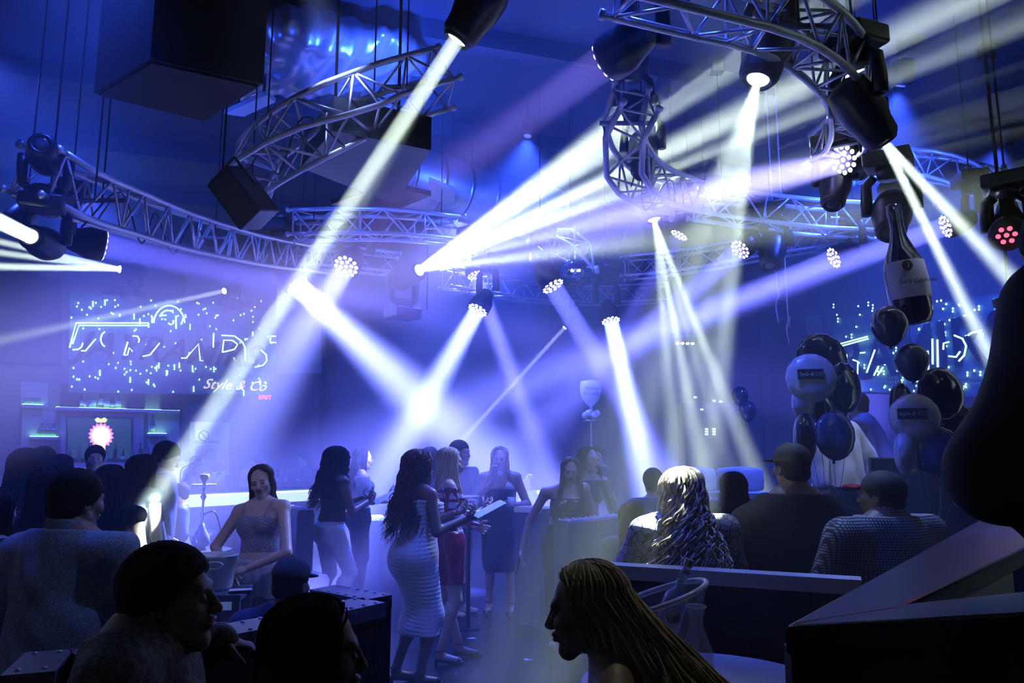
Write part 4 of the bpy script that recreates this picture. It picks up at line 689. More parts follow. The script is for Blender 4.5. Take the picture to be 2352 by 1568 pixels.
# ---- P9 checkered shirt man
P9=person('person in small-checked shirt and red-brimmed cap with back to us',at(2030,3.7),18,1.68,'m',dict(T=(0,0,(0,0,-.10)),shL=(-.245,0,1.28),shR=(.245,0,1.29),elR=(.36,.12,1.03),wrR=(.2,.35,1.05),elL=(-.35,.1,.98),wrL=(-.2,.34,1.0)),g=1.3,skin=SKS,legs=False,head=(20,4,0),cell=.01,
 clothes=[dict(name='shirt',tags=TOR+ARM,inf=.02,mat=checkm,disp=fold(.006,14,12,1),k=.06,cell=.009,clips=[((0,0,.5),(0,0,-1)),((0,0,1.38),(0,0,1))]),dict(name='collar',tags=('neck',),inf=.02,mat=checkm,clips=[((0,0,1.42),(0,.2,1)),((0,0,1.34),(0,0,-1))])],hair=dict(style='buzz'),hands=dict(R='none',L='none')); cap_hat(P9,mat('cap_black',(.02,.022,.03),.7),rim=mat('red_cloth',(.35,.01,.04),.6))
# ---- P10 white shirt, P11 dark shirt
P10=person('person in loose white long-sleeved shirt behind the left balloon bunch',at(1932,6.0,.45),-150,1.70,'m',dict(T=(-6,3,(0,0,0)),elR=(.3,-.03,1.2),wrR=(.3,.06,1.0),elL=(-.32,.0,1.22),wrL=(-.36,.05,1.0)),g=1.15,skin=SKM,
 clothes=[dict(name='shirt',tags=TOR+ARM,inf=.03,mat=shirtw,disp=fold(.008,20,16,3),k=.05,cell=.009,clips=[((0,0,.96),(0,0,-1)),((0,0,1.56),(0,0,1))]),dict(name='trousers',tags=('pelvis','thighR','thighL','calfR','calfL'),inf=.022,mat=navyc,clips=[((0,0,1.1),(0,0,1)),((0,0,.1),(0,0,-1))])],hair=dict(style='short'),shoes='dark')
P11=person('person in dark blue shirt bending towards the white shirt, short cropped hair',at(2026,6.7,.45),52,1.80,'m',dict(T=(14,0,(0,0,0))),head=(12,-4,0),skin=SKM,shoes='dark',
 clothes=[dict(name='shirt',tags=TOR+ARM,inf=.022,mat=mat('blue_shirt',(.10,.13,.26),.6),disp=fold(.005),clips=[((0,0,.95),(0,0,-1)),((0,0,1.62),(0,0,1))]),dict(name='trousers',tags=('pelvis',)+LEG,inf=.02,mat=darkc,clips=[((0,0,1.05),(0,0,1)),((0,0,.1),(0,0,-1))])],hair=dict(style='buzz',m=HBRN))
extra('seated person behind the curls with only a dark head showing',1685,4.9,0,1.55,'f',hair=HL(50,L=.2),z=-.0,top=darkc)
extra('seated long-haired person low inside the studded booth left of the curls',1448,4.7,-20,1.42,'f',top=mat('blue_top',(.12,.15,.3),.6),z=-.05,hair=HL(51,L=.4,m=HBRN))
extra('dim person behind the left shoulder of the curls',1500,6.0,0,1.55,'f',top=navyc,hair=HS)
# ---- P5 looming dark figure at right edge
P5=person('looming dark person at the right edge in a long loose jacket with raised elbow',at(2740,1.6,.47),0,1.86,'m',dict(head=(-.155,.06,1.66),neck=(-.08,0,1.51),elL=(-.34,.10,1.18),wrL=(-.12,.22,1.02),elR=(.3,.1,1.2),wrR=(.1,.3,1.1)),g=1.2,skin=SKS,head=(0,0,0),
 clothes=[dict(name='jacket',tags=TOR+ARM,inf=.045,mat=mat('black_jacket',(.008,.009,.014),.8),disp=fold(.01,10,9),k=.08,clips=[((0,0,.5),(0,0,-1)),((0,0,1.66),(0,0,1))],extra=[cap((0,0,1.0),(0,0,.55),.22,.24,(1,0,0),.75,.06)]),dict(name='trousers',tags=('pelvis',)+LEG,inf=.02,mat=darkc,clips=[((0,0,.9),(0,0,1)),((0,0,.1),(0,0,-1))])],hair=dict(style='short'),hands=dict(R='none'),shoes='dark')
# ------------------------------------------------ signs on the walls
def wplane(a,b,off):
    a=V(a);b=V(b); d=(b-a).normalized(); n=V((-d.y,d.x,0)); n=-n if n.dot((a+b)/2-V((0,6,0)))>0 else n      # n points into the room
    def f(px,py,o=off):
        r=ray(px,py); c=V((0,0,CZ)); p0=a+n*o; t=(p0-c).dot(n)/r.dot(n); return c+r*t
    return f,d,n
LW,ld,ln=wplane(WA,WB,.35); RW,rd,rn=wplane(RA,RB,.35)
NEON=mat('neon_mint',(0,0,0),.3,emit=(.5,1,.82),es=2.8); BOARD=mat_pat('sign_board','noise',(.10,.22,.26),(.20,.33,.36),9,.6,.3); SLAB=mat('sign_letter_dark',(.006,.01,.03),.8); STRIPE=mat('sign_stripe',(0,0,0),.4,emit=(.10,.22,.42),es=.55); PINKW=mat('tagline_white',(0,0,0),.4,emit=(1,.92,1),es=1.2)
def sign(W,wd,n,name,label,quad,M,strokes,dots,texts,stripes,seed,tag=None):
    pts=[W(*M(*q)) for q in quad]; c=sum(pts,V())/4; Rr=Matrix((wd if wd.x>0 else -wd,V((0,0,1)),n)).transposed()
    if Rr.determinant()<0: Rr=Matrix((-Rr.col[0],Rr.col[1],Rr.col[2])).transposed()
    o=empty(name,c,0,label,'sign'); L=lambda p: V(p)-c
    v=[L(p) for p in pts]+[L(p)-n*.18 for p in pts]; MB().add(v,[(0,1,2,3),(7,6,5,4),(0,4,5,1),(1,5,6,2),(2,6,7,3),(3,7,4,0)]).obj('board',BOARD,o)
    for s_ in strokes: MB().tube([L(W(*M(*p)))+n*.07 for p in s_],.015,6).obj('neon_tube',NEON,o,True)
    for (tx,x,y,h,sh,m,nm,e) in texts:
        p=W(*M(x,y)); text(nm,tx,m,h,L(p)+n*e,Rr,o,sh,.012,.012 if m is SLAB else 0,'LEFT')
    rg=random.Random(seed); m=MB()
    for x,y in dots(rg): p=L(W(*M(x,y)))+n*.03; m.sph(p,(.018,.018,.021),6,4)
    prop(m.obj('light_dots',NEON,o,True),kind='stuff')
    m=MB()
    for (x0,y0,x1,y1,k,h) in stripes:
        for i in range(k):
            t=i/(k-1); a=L(W(*M(x0+(x1-x0)*t,y0+(y1-y0)*t))); b=L(W(*M(x0+(x1-x0)*t,y0+(y1-y0)*t+h))); m.tube([a+n*.035,b+n*.035],.007,4)
    prop(m.obj('light_stripes',STRIPE,o),kind='stuff')
    return o
ML=lambda x,y:(x/3.016,600+y/3.016)
def arc(cx,cy,rx,ry,a0,a1,n=12): return [(cx+rx*math.cos(math.radians(a0+(a1-a0)*k/n)),cy-ry*math.sin(math.radians(a0+(a1-a0)*k/n))) for k in range(n+1)]
LS=[[(480,600),(525,430),(1025,430)],[(500,575),(545,447),(1025,447)],[(1025,430),(1025,462)],arc(1168,440,108,130,175,5,16),[(1050,385),(1050,430)],[(1270,385),(1250,440)],arc(1160,395,55,52,170,60,8),[(1215,380),(1215,470)],[(1100,380),(1150,376)],[(1192,340),(1194,362)],[(1160,430),(1178,442),(1196,432),(1200,412)],
 [(500,615),(540,612),(562,596),(572,568)],[(560,622),(590,622),(660,540)],arc(740,542,45,55,110,250,8),[(855,652),(882,560)],[(855,652),(880,650),(892,600),(915,628)],[(915,520),(950,522),(962,545),(955,565)],[(985,660),(1035,650),(1102,568)],[(1250,672),(1285,672),(1370,575),(1382,690),(1402,690)],[(1475,500),(1472,598)],[(1530,515),(1620,520),(1672,560),(1692,600)],[(1535,632),(1545,548),(1605,550),(1640,577),(1618,612),(1535,632)],
 [(1690,548),(1712,538)],[(1800,615),(1838,650),(1842,690),(1815,722),(1760,735)],[(1862,520),(1905,522)],[(1865,540),(1865,562),(1908,566)],[(1745,490),(1745,520)],[(1690,600),(1695,690)]]
def ldots(rg):
    out=[]
    for _ in range(210):
        x=rg.uniform(490,1890); y=rg.uniform(255,905)
        if 420<y<700 and rg.random()<.55 or (1390<x<1590 and 780<y<920): continue
        out.append((x,y))
        if rg.random()<.12: out+=[(x,y+14),(x,y+28)]
    return out
SGL=sign(LW,ld,ln,'wall_sign','long neon-lettered sign board above the bar on the left wall',[(482,205),(1910,345),(1905,925),(475,905)],ML,LS,ldots,
 [('JAYRAMIRS',520,580,.71,.38,SLAB,'letter_block',.05),('Style & Co',1400,850,.30,.45,PINKW,'tagline',.05)],[(520,662,1900,795,110,26),(1285,437,1900,452,50,24),(560,480,1000,500,26,150),(1085,500,1440,520,24,170),(1500,520,1900,560,26,190)],3)
MR=lambda x,y:(1640+x/2.376,740+y/2.376)
RSt=[[(660,130),(855,78)],[(668,142),(858,90)],[(840,165),(815,168)],[(740,175),(745,290)],[(745,290),(800,282),(802,215),(775,205)],[(895,150),(850,275)],[(915,240),(890,290)],[(940,245),(910,290)],[(1165,150),(1165,270)],[(1185,155),(1190,275)],[(1210,90),(1212,230)],[(1238,95),(1240,260)],[(1270,150),(1272,115),(1300,108)],[(1330,72),(1375,90),(1395,130),(1385,180),(1355,212)],[(1405,72),(1425,58),(1480,45)],[(1300,185),(1340,190),(1362,160)]]
def rdots(rg):
    out=[]
    for _ in range(150):
        x=rg.uniform(650,1640); y=rg.uniform(-120,375)
        if 80<y<300 and rg.random()<.5: continue
        out.append((x,y)); 
        if rg.random()<.25: out+=[(x,y+16)]
    return out
SGR=sign(RW,rd,rn,'wall_sign','second neon-lettered sign board on the right wall behind the balloons',[(650,-20),(1780,-190),(1780,420),(650,372)],MR,RSt,rdots,[('RAMIRS',700,232,1.15,-.0,SLAB,'letter_block',.05)],[(800,312,1640,330,60,14),(650,300,1640,290,70,12)],5)
for (q,lb) in(([(1850,728),(1876,724),(1884,782),(1856,786)],'narrow pale upright panel left of the right-hand sign'),([(1974,714),(2006,710),(2014,768),(1984,772)],'short pale upright panel just above the right-hand sign')):
    p=[RW(*x,.1) for x in q]; MB().add([x for x in p]+[x-rn*.09 for x in p],[(0,1,2,3),(7,6,5,4),(0,4,5,1),(1,5,6,2),(2,6,7,3),(3,7,4,0)]).obj('wall_panel',mat('panel_cream',(.55,.55,.45),.6)); prop(bpy.context.scene.objects[-1],lb,'panel')
def onwall(W,n,q,name,label,cat,m,th=.05,off=.05):
    p=[W(*x,off+th) for x in q]; o=MB().add(p+[x-n*th for x in p],[(0,1,2,3),(7,6,5,4),(0,4,5,1),(1,5,6,2),(2,6,7,3),(3,7,4,0)]).obj(name,m); prop(o,label,cat); return o
onwall(LW,ln,[(636,660),(738,662),(738,857),(636,857)],'projection_screen','white blank screen right beside the left neon sign','screen',mat('screen_white',(.7,.7,.75),.6))
onwall(LW,ln,[(-260,560),(142,640),(142,838),(-260,820)],'dark_panel','large plain blue panel left of the neon sign','panel',mat('panel_blue',(.05,.07,.16),.6))
ex=onwall(LW,ln,[(598,906),(620,907),(620,918),(598,917)],'exit_sign','small glowing red EXIT sign on the bar wall','sign',BLACK,.04,.1)
Rl=Matrix((ld,V((0,0,1)),ln)).transposed()
Rl=Matrix((ld if ld.x>0 else -ld,V((0,0,1)),ln)).transposed()
text('exit_letters','EXIT',mat('exit_red',(0,0,0),.3,emit=(1,.08,.25),es=2.5),.14,LW(609,912,.17),Rl,ex,0,.004,.006)
# bar back wall : niches, shelves, fruit screen
GLOW=mat('shelf_glow_green',(0,0,0),.3,emit=(.4,1,.6),es=4); SHELF=mat('shelf_white',(.55,.57,.62),.4); NICHE=mat('niche_panel',(.42,.44,.5),.6)
onwall(LW,ln,[(48,876),(110,879),(110,934),(48,933)],'shelf_niche','upper pale niche with glasses on the bar wall at far left','niche',NICHE,.03,.02)
onwall(LW,ln,[(50,942),(128,945),(128,1045),(48,1045)],'shelf_niche','lower pale niche with green-lit shelf on the bar wall','niche',NICHE,.03,.02)
onwall(LW,ln,[(340,942),(412,946),(412,1060),(340,1060)],'shelf_niche','pale niche right of the fruit screen with one lit bottle','niche',NICHE,.03,.02)
onwall(LW,ln,[(448,968),(526,970),(526,1090),(448,1090)],'wall_cabinet','pale cabinet side with the no smoking notice','cabinet',mat('cabinet_pale',(.6,.62,.68),.55),.5,.02)
def shelf(x0,y0,x1,y1,label,lit=1,dep=.28):
    a,b=LW(x0,y0,.0),LW(x1,y1,.0); b.z=a.z; o=MB().prism([a,b,b+ln*dep,a+ln*dep],a.z-.05,a.z).obj('shelf',SHELF); prop(o,label,'shelf')
    if lit: MB().prism([a+ln*.02,b+ln*.02,b+ln*(dep-.03),a+ln*(dep-.03)],a.z+.001,a.z+.012).obj('light_strip',GLOW,o)
    return a,b
sA=shelf(50,930,98,930,'short top shelf at far left of the bar wall'); sB=shelf(128,936,408,936,'long top shelf over the fruit screen'); sC=shelf(68,1003,132,1003,'small green-lit shelf with three round bottles'); sD=shelf(338,996,378,996,'small green-lit shelf right of the fruit screen')
onwall(LW,ln,[(140,950),(330,950),(330,1060),(140,1060)],'screen_surround','pale framing wall around the fruit screen','panel',NICHE,.06,.02)
tv=onwall(LW,ln,[(152,956),(305,958),(305,1058),(152,1056)],'television','dark screen showing a glowing pink and yellow fruit','television',BLACK,.05,.10)
TVM=mat_pat('tv_picture','noise',(.01,.05,.05),(.02,.10,.10),30,.4,.2); TVM.node_tree.nodes['Principled BSDF'].inputs['Emission Color'].default_value=(.02,.10,.13,1); TVM.node_tree.nodes['Principled BSDF'].inputs['Emission Strength'].default_value=.6
p=[LW(*x,.155) for x in((156,960),(301,962),(301,1053),(156,1052))]; MB().add(p,[(0,1,2,3)]).obj('screen_picture',TVM,tv)
def blob(pts,m,nm,off): q=[LW(*x,off) for x in pts]; MB().add(q,[tuple(range(len(q)))]).obj(nm,m,tv)
rr=[(232+(30 if k%2 else 25)*math.cos(k*PI/18),1000+(30 if k%2 else 25)*math.sin(k*PI/18)*1.0+ (8 if 6<k<12 else 0)) for k in range(36)]
blob(rr,mat('fruit_pink',(0,0,0),.4,emit=(1,.25,.65),es=2),'fruit_edge',.160); blob([(232+(x-232)*.8,1000+(y-1000)*.8) for x,y in rr],mat('fruit_cream',(0,0,0),.4,emit=(1,.95,.8),es=2.5),'fruit_body',.165)
blob([(222,970),(217,963),(224,958),(232,962),(240,958),(247,963),(243,970)],mat('fruit_leaf',(0,0,0),.4,emit=(.85,.9,.35),es=1.6),'fruit_leaf',.166); blob([(221,1022),(243,1022),(236,1032),(231,1040),(227,1032)],mat('fruit_tip',(0,0,0),.4,emit=(.9,.95,.5),es=1.6),'fruit_tip',.166)
# no smoking notice
ns=onwall(LW,ln,[(452,988),(496,989),(496,1022),(452,1022)],'no_smoking_notice','white notice with a crossed circle on the pale cabinet','sign',PAPER,.01,.53)
c=LW(468,1000,.55); MB().tube([c+Rl@V((.10*math.cos(a),.10*math.sin(a),0)) for a in np.linspace(0,2*PI,25)],.011,5,False).obj('ring',mat('ink_blue',(.02,.03,.12),.6),ns,True); MB().tube([c+Rl@V((-.07,.07,0)),c+Rl@V((.07,-.07,0))],.010,5).obj('slash',MATS['ink_blue'],ns)
text('notice_words','NO SMOKING',MATS['ink_blue'],.085,LW(474,1015,.55),Rl,ns,0,.002,.001)
# bottles
def bottle(label,loc,h=.28,r=.038,m=GLD,lab=True,group=None,shape=0):
    o=empty('bottle',loc,0,label,'bottle',group); k=h/.28
    pr=[(.0,0),(r,.004*k),(r,.16*k),(r*.85,.185*k),(r*.36,.215*k),(r*.34,.262*k),(r*.4,.264*k),(r*.4,.274*k)] if not shape else [(0,0),(r*.7,.002),(r*1.2,.05*k),(r*1.2,.10*k),(r*.4,.16*k),(r*.34,.2*k)]
    MB().lathe(pr,14).obj('glass_body',m,o,True); MB().lathe([(r*.42,pr[-1][1]),(r*.42,pr[-1][1]+.016*k)],12).obj('bottle_cap',BLACK,o)
    if lab: MB().lathe([(r*1.01,.05*k),(r*1.01,.13*k)],14).obj('paper_label',LABEL,o,True)
    return o
sh=['squat clear','tall dark','green','dark long-necked','pale','short dark','tall green','clear','dark']
for k,px in enumerate((180,191,207,224,237,250,263,195)):
    t=(px-128)/280; a,b=sB; p=a.lerp(b,t)+ln*(.13 if px!=195 else .20); bottle('%s bottle on the long top shelf, %s'%(['squat dark','narrow clear','broad clear','tall dark','wide clear','small round','broad green','short green'][k],['first','second','third','middle','after the tall one','small in a gap','last','in the front row'][k]),p,(.3,.26,.34,.42,.32,.24,.34,.22)[k],(.05,.04,.055,.045,.06,.05,.055,.05)[k],(GLD,GLG,GLG,GLD,GLG,GLD,GLG,GLG)[k],True,'bottles on the long top shelf')
for k,px in enumerate((92,107,120)): t=(px-68)/64; a,b=sC; bottle(('left','middle','right')[k]+' of three round bottles on the small green-lit shelf',a.lerp(b,t)+ln*.14,.34,.058,GLG,True,'three round bottles',1)
a,b=sD; bottle('lone dark green bottle on the small shelf right of the fruit screen',a.lerp(b,.2)+ln*.14,.36,.05,GLG)
for k,(px,w_) in enumerate(((155,38),(302,38),(384,40))):
    a,b=sB; t=(px-128)/280; p=a.lerp(b,min(.97,t))+ln*.14; o=MB().box(p+V((0,0,.22)),(.34,.26,.43),Matrix.Rotation(math.atan2(ld.y,ld.x),3,'Z')).obj('speaker_box',BLACK,None,bev=.02); prop(o,('dark speaker box at the left end of the long shelf','dark speaker box right of the shelf bottles','dark speaker box at the right end of the long shelf')[k],'speaker','shelf speakers')
for k in range(6): a,b=sA; o=MB().lathe([(.02,0),(.03,.004),(.033,.14),(.03,.14),(.028,.01)],10,a.lerp(b,.1+.14*k)+ln*(.1 if k%2 else .18)).obj('drinking_glass',GLG,None,True); prop(o,'upturned glass in a row on the far left top shelf','glass','glasses on the far left shelf')
# bar counter
BA,BB=P(300,1140,10.9),P(735,1105,13.3); bz=1.12; BA.z=BB.z=0; bd=(BB-BA).normalized(); bn=V((-bd.y,bd.x,0)); bn=bn if bn.y>0 else -bn
bar=MB().prism([BA-bn*.08,BB-bn*.08,BB+bn*.6,BA+bn*.6],bz-.06,bz).obj('bar_counter',DARKW,None,bev=.01); prop(bar,'long dark bar counter with a lit white front on the left','bar')
MB().prism([BA,BB,BB+bn*.5,BA+bn*.5],0,bz-.06).obj('bar_base',mat('bar_base',(.05,.06,.1),.6),bar)
MB().prism([BA-bn*.02,BB-bn*.02,BB+bn*.0,BA+bn*.0],bz-.26,bz-.10).obj('lit_panel',mat('lit_panel',(0,0,0),.4,emit=(.62,.85,1),es=1.25),bar); MB().prism([BA-bn*.035,BB-bn*.035,BB-bn*.02,BA-bn*.02],bz-.10,bz-.075).obj('green_strip',GLOW,bar)
def onbar(px,dn=.2):
    r=ray(px,1100); c=V((0,0,CZ)); p0=BA+bn*dn; t=(p0-c).dot(bn)/r.dot(bn); q=c+r*t; q.z=bz; return q
rg=random.Random(4)
kinds=['stacked cups','bottle','tumbler']
for k in range(9):
    px=461+k*6.3; p=onbar(px,.12+.1*(k%3)); h=.16+.05*(k%3); o=MB().lathe([(.0,0),(.03,.002),(.042,h),(.038,h),(.028,.01)],12,p).obj('plastic_cup',mat('cup_plastic',(.75,.78,.85),.3),None,True); prop(o,'clear plastic cup in the cluster on the bar by the hookah','cup','plastic cups clustered on the bar')
for k,px in enumerate((425,447,497,505,592,615,626,638,655,684)):
    bottle('small bottle standing on the bar counter %s'%['left of the extinguisher','right of the extinguisher','just after the cup cluster','second after the cup cluster','right of the bartender','near the middle right','left of a gap on the right','right of a gap on the right','towards the far end','last at the far end'][k],onbar(px,.3),.24+.03*(k%3),.035,(GLG,GLD)[k%2],True,'bottles on the bar counter')
fe=empty('fire_extinguisher',onbar(430,.42),0,'fire extinguisher shape standing on the bar behind the glasses','extinguisher'); MB().lathe([(0,0),(.07,.005),(.075,.03),(.075,.26),(.05,.31),(.02,.33),(.02,.36)],16).obj('cylinder_body',mat('ext_grey',(.18,.2,.3),.3),fe,True); MB().tube([V((0,0,.36)),V((.05,0,.4)),V((.1,0,.39))],.01,6).obj('handle',BLKM,fe); MB().tube(spl([V((-.02,0,.36)),V((-.1,0,.3)),V((-.11,0,.15)),V((-.09,0,.06))],5),.009,6).obj('hose',BLKM,fe,True)
ck=empty('tap_column',onbar(512,.3),0,'chrome tap column on the bar right of the cups','tap'); MB().tube(spl([V((0,0,0)),V((0,0,.26)),V((.05,0,.34)),V((.12,0,.3))],6),.014,8).obj('pipe',STEEL,ck,True); MB().lathe([(.04,0),(.03,.02)],12).obj('foot_plate',STEEL,ck)
# back bar ledge under the fruit screen
a,b=LW(148,1062,.0),LW(430,1062,.0); b.z=a.z; o=MB().prism([a,b,b+ln*.5,a+ln*.5],0,a.z).obj('back_bar_cabinet',SHELF); prop(o,'pale back bar cabinet under the fruit screen','cabinet'); MB().prism([a+ln*.5,b+ln*.5,b+ln*.51,a+ln*.51],a.z-.5,a.z-.1).obj('door_panel',mat('lit_door',(0,0,0),.4,emit=(.7,.8,1),es=.7),o)
for k in range(14): bottle('bottle in the dark row along the ledge below the fruit screen',a.lerp(b,.03+.068*k)+ln*(.25+.08*(k%2)),.26+.06*((k*7)%3),.036,(GLD,GLG,GLD)[k%3],k%2==0,'bottles below the fruit screen')
# floor machines on top of the sign already built; sign-top boxes
for px,py,lb in((272,668,'dark box on top of the neon sign under the left-pointing lamp'),(413,686,'dark box with upright post on the middle of the neon sign'),(540,695,'dark box at the right end of the neon sign top')):
    p=LW(px,py,.25); o=MB().box(p+V((0,0,.0)),(.62,.3,.15),Matrix.Rotation(math.atan2(ld.y,ld.x),3,'Z')).obj('lamp_base_box',BLACK,None,bev=.02); prop(o,lb,'box')
    if px==413: MB().box(p+V((0,0,.28)),(.15,.15,.42)).obj('post',BLKM,o)
# ------------------------------------------------ booths and tables
STUD=mat('chrome_stud',(.95,.96,1),.22,.2)
def booth(label,path,h,t,m=LEATH,top=None,studs=True,z0=0,rows=2,gap=.055,name='booth_back',flare=0,cat='booth'):
    path=[V((p[0],p[1],0)) for p in path]; L=[];R=[]
    for i,p in enumerate(path):
        a=(path[min(i+1,len(path)-1)]-path[max(i-1,0)]).normalized(); n=V((-a.y,a.x,0)); k=1.0
        if 0<i<len(path)-1:
            d1=(path[i]-path[i-1]).normalized(); n1=V((-d1.y,d1.x,0)); k=1/max(.5,n.dot(n1))
        L.append(p+n*t/2*k); R.append(p-n*t/2*k)
    v=[];f=[]; prof=[(1,z0),(1,h-.05),(.92,h-.015),(.7,h)]
    for i in range(len(path)):
        c=(L[i]+R[i])/2
        ring=[c+(L[i]-c)*s+V((0,0,z)) for s,z in prof]+[c+(R[i]-c)*s+V((0,0,z)) for s,z in prof[::-1]]; v+=ring
    n=8
    for i in range(len(path)-1):
        for k in range(n-1): f.append((i*n+k,i*n+k+1,(i+1)*n+k+1,(i+1)*n+k))
        f.append((i*n+n-1,i*n,(i+1)*n,(i+1)*n+n-1))
    f.append(tuple(range(n))[::-1]); f.append(tuple((len(path)-1)*n+k for k in range(n)))
    o=MB().add(v,f).obj(name,m); prop(o,label,cat)
    if top:
        v=[];f=[]
        for i in range(len(path)):
            c=(L[i]+R[i])/2; v+=[c+(L[i]-c)*1.06+V((0,0,h-.045)),c+(L[i]-c)*1.02+V((0,0,h+.008)),c+(R[i]-c)*1.02+V((0,0,h+.008)),c+(R[i]-c)*1.06+V((0,0,h-.045))]
        for i in range(len(path)-1):
            for k in range(4): f.append((i*4+k,i*4+(k+1)%4,(i+1)*4+(k+1)%4,(i+1)*4+k))
        f+=[(3,2,1,0),tuple(len(path)*4-4+k for k in range(4))]; MB().add(v,f).obj('top_rail',top,o)
    if studs:
        m_=MB()
        for S_,q in((L,1),(R,-1)):
            for i in range(len(path)-1):
                a,b=S_[i],S_[i+1]; k=int((b-a).length/gap)
                for j in range(k):
                    p=a.lerp(b,(j+.5)/k); cc=((L[i]+R[i])/2).lerp((L[i+1]+R[i+1])/2,(j+.5)/k); p=cc+(p-cc)*.74; m_.sph(p+V((0,0,h+(.009 if top else .001))),(.0085,.0085,.006),6,4)
        prop(m_.obj('stud_trim',STUD,o,True),kind='stuff')
    return o
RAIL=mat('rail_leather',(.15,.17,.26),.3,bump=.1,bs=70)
zb=1.10
pp=lambda x,y: Pz(x,y,zb)
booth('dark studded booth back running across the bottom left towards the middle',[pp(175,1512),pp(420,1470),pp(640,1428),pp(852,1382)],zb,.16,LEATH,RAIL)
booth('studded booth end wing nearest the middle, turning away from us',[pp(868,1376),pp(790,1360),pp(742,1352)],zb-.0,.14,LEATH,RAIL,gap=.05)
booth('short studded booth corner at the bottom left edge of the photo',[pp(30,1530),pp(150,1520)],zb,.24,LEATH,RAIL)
# left lounge seats behind
booth('tall studded booth wing left of the white jeans',[at(655,7.6),at(706,7.0)],1.16,.16,LEATHM,None)
o=booth('pale lounge seat cushion beside the studded booth wing',[at(640,7.2),at(704,6.7)],.62,.5,LEATHW,None,False,.40,name='seat_cushion',cat='cushion'); MB().box(o.bound_box and V(((at(672,6.95)[0]),6.95,.2)),(.5,.4,.4)).obj('seat_base',LEATH,o)
booth('blue lounge back behind the lace-top person',[at(560,8.0),at(650,8.0)],1.08,.2,LEATHM,None,False)
booth('dark curved lounge under the menu readers',[at(770,9.4),at(880,9.6)],.9,.3,LEATHM,None,False)
# right lounge
booth('studded wing-backed booth right of the smiling person',[at(1288,5.35),at(1352,5.55),at(1425,5.9)],1.21,.14,LEATHM,None,gap=.06)
booth('pale-topped lounge back behind the phone person',[at(1192,7.8),at(1240,7.7),at(1262,7.5)],1.13,.22,LEATHM,LEATHW,False)
booth('long studded booth back behind the seated group at right',[at(1590,6.2),at(1680,5.9),at(1745,5.6)],1.32,.14,LEATH,None)
booth('row of pale lounge backs in the haze at right',[at(1560,7.6),at(1640,7.4),at(1740,7.2),at(1850,7.0)],1.30,.35,LEATHM,LEATHW,False)
for k,px in enumerate((1590,1700)): o=mk('throw_pillow',*poly([ell((0,0,0),(.24,.09,.12),None,.02),cap((-.2,0,.08),(.2,0,.08),.03,k=.05),cap((-.2,0,-.08),(.2,0,-.08),.03,k=.05)],.014),LEATHW); o.location=(*at(px,7.45)[:2],1.42); prop(o,('pale pillow on the hazy lounge, left one above the curls','pale pillow on the hazy lounge, right one by the dark booth')[k],'pillow','pale pillows')
zs=1.22; q=lambda x,y: Pz(x,y,zs)
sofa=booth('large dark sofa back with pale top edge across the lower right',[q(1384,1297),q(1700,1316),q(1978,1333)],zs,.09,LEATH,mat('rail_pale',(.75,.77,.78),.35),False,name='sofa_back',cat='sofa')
# dark ledge, lower right
zl=1.40; A_,B_,C_,D_,E_=Pz(1800,1436,zl),Pz(2262,1186,zl),Pz(2470,1205,zl),Pz(2062,1396,zl),Pz(2600,1392,zl); GL=mat('glossy_dark_ledge',(.010,.018,.06),.36)
lg=MB().prism([A_,D_,C_,B_],zl-.05,zl).obj('ledge',GL,None,bev=.008); prop(lg,'dark glossy booth ledge rising to the right in the lower right corner','ledge')
MB().prism([A_,E_,Pz(2600,1330,zl),D_+V((-.03,.02,0))],zl-.049,zl-.001).obj('ledge_arm',GL,lg,bev=.006)
F1=V((.02,.03,0)); MB().prism([A_+F1,B_+F1*.3,B_+V((.1,.0,0)),A_+V((.13,.05,0))],0,zl-.05).obj('side_panel',LEATH,lg); MB().prism([A_+F1,E_+F1,E_+V((0,.06,0)),A_+V((.03,.09,0))],0,zl-.05).obj('front_panel',LEATH,lg)
ri=MB().box((at(1960,6.9)[0],6.95,.225),(2.6,2.1,.45)).obj('platform',DARKW,None,bev=.02); prop(ri,'low dark platform behind the seated group carrying the two standing shirts','platform')
# bucket table, left
tb=empty('bucket_table',at(505,4.9),.15,'dark wooden table with slatted legs carrying the party bucket','table'); MB().box((0,0,.80),(.42,.42,.04)).obj('tabletop',mat('table_wood',(.05,.055,.10),.5),tb,bev=.006)
for x in(-1,1):
    for y in(-1,1): MB().box((x*.18,y*.18,.39),(.045,.045,.78)).obj('leg',MATS['table_wood'],tb)
for y in(-1,1): MB().box((0,y*.18,.62),(.36,.02,.07)).obj('apron',MATS['table_wood'],tb)
def bucket(label,loc,r=.135,h=.22,m=None,s=1):
    o=empty('party_bucket',loc,.3,label,'bucket'); m=m or mat('bucket_white',(.62,.64,.72),.4)
    MB().lathe([(0,.004),(r*.78,.0),(r*.84,.02),(r,h),(r*1.03,h),(r*1.03,h-.014),(r*.98,h-.014),(r*.96,h-.005),(r*.8,.03),(0,.028)],30).obj('pail',m,o,True)
    for q in(-1,1): MB().tube([V((math.cos(a)*.055,q*(r*.99+.012),h-.055+.022*math.sin(a))) for a in np.linspace(0,2*PI,16)],.008,6,False).obj('handle',m,o,True)
    return o
bucket('round white party bucket with oval handle on the dark wooden table',(*at(505,4.9)[:2],.82))
bk2=bucket('small hazy white bucket behind the raised hand of the blond one',(*at(1078,7.5)[:2],1.06),.1,.2)
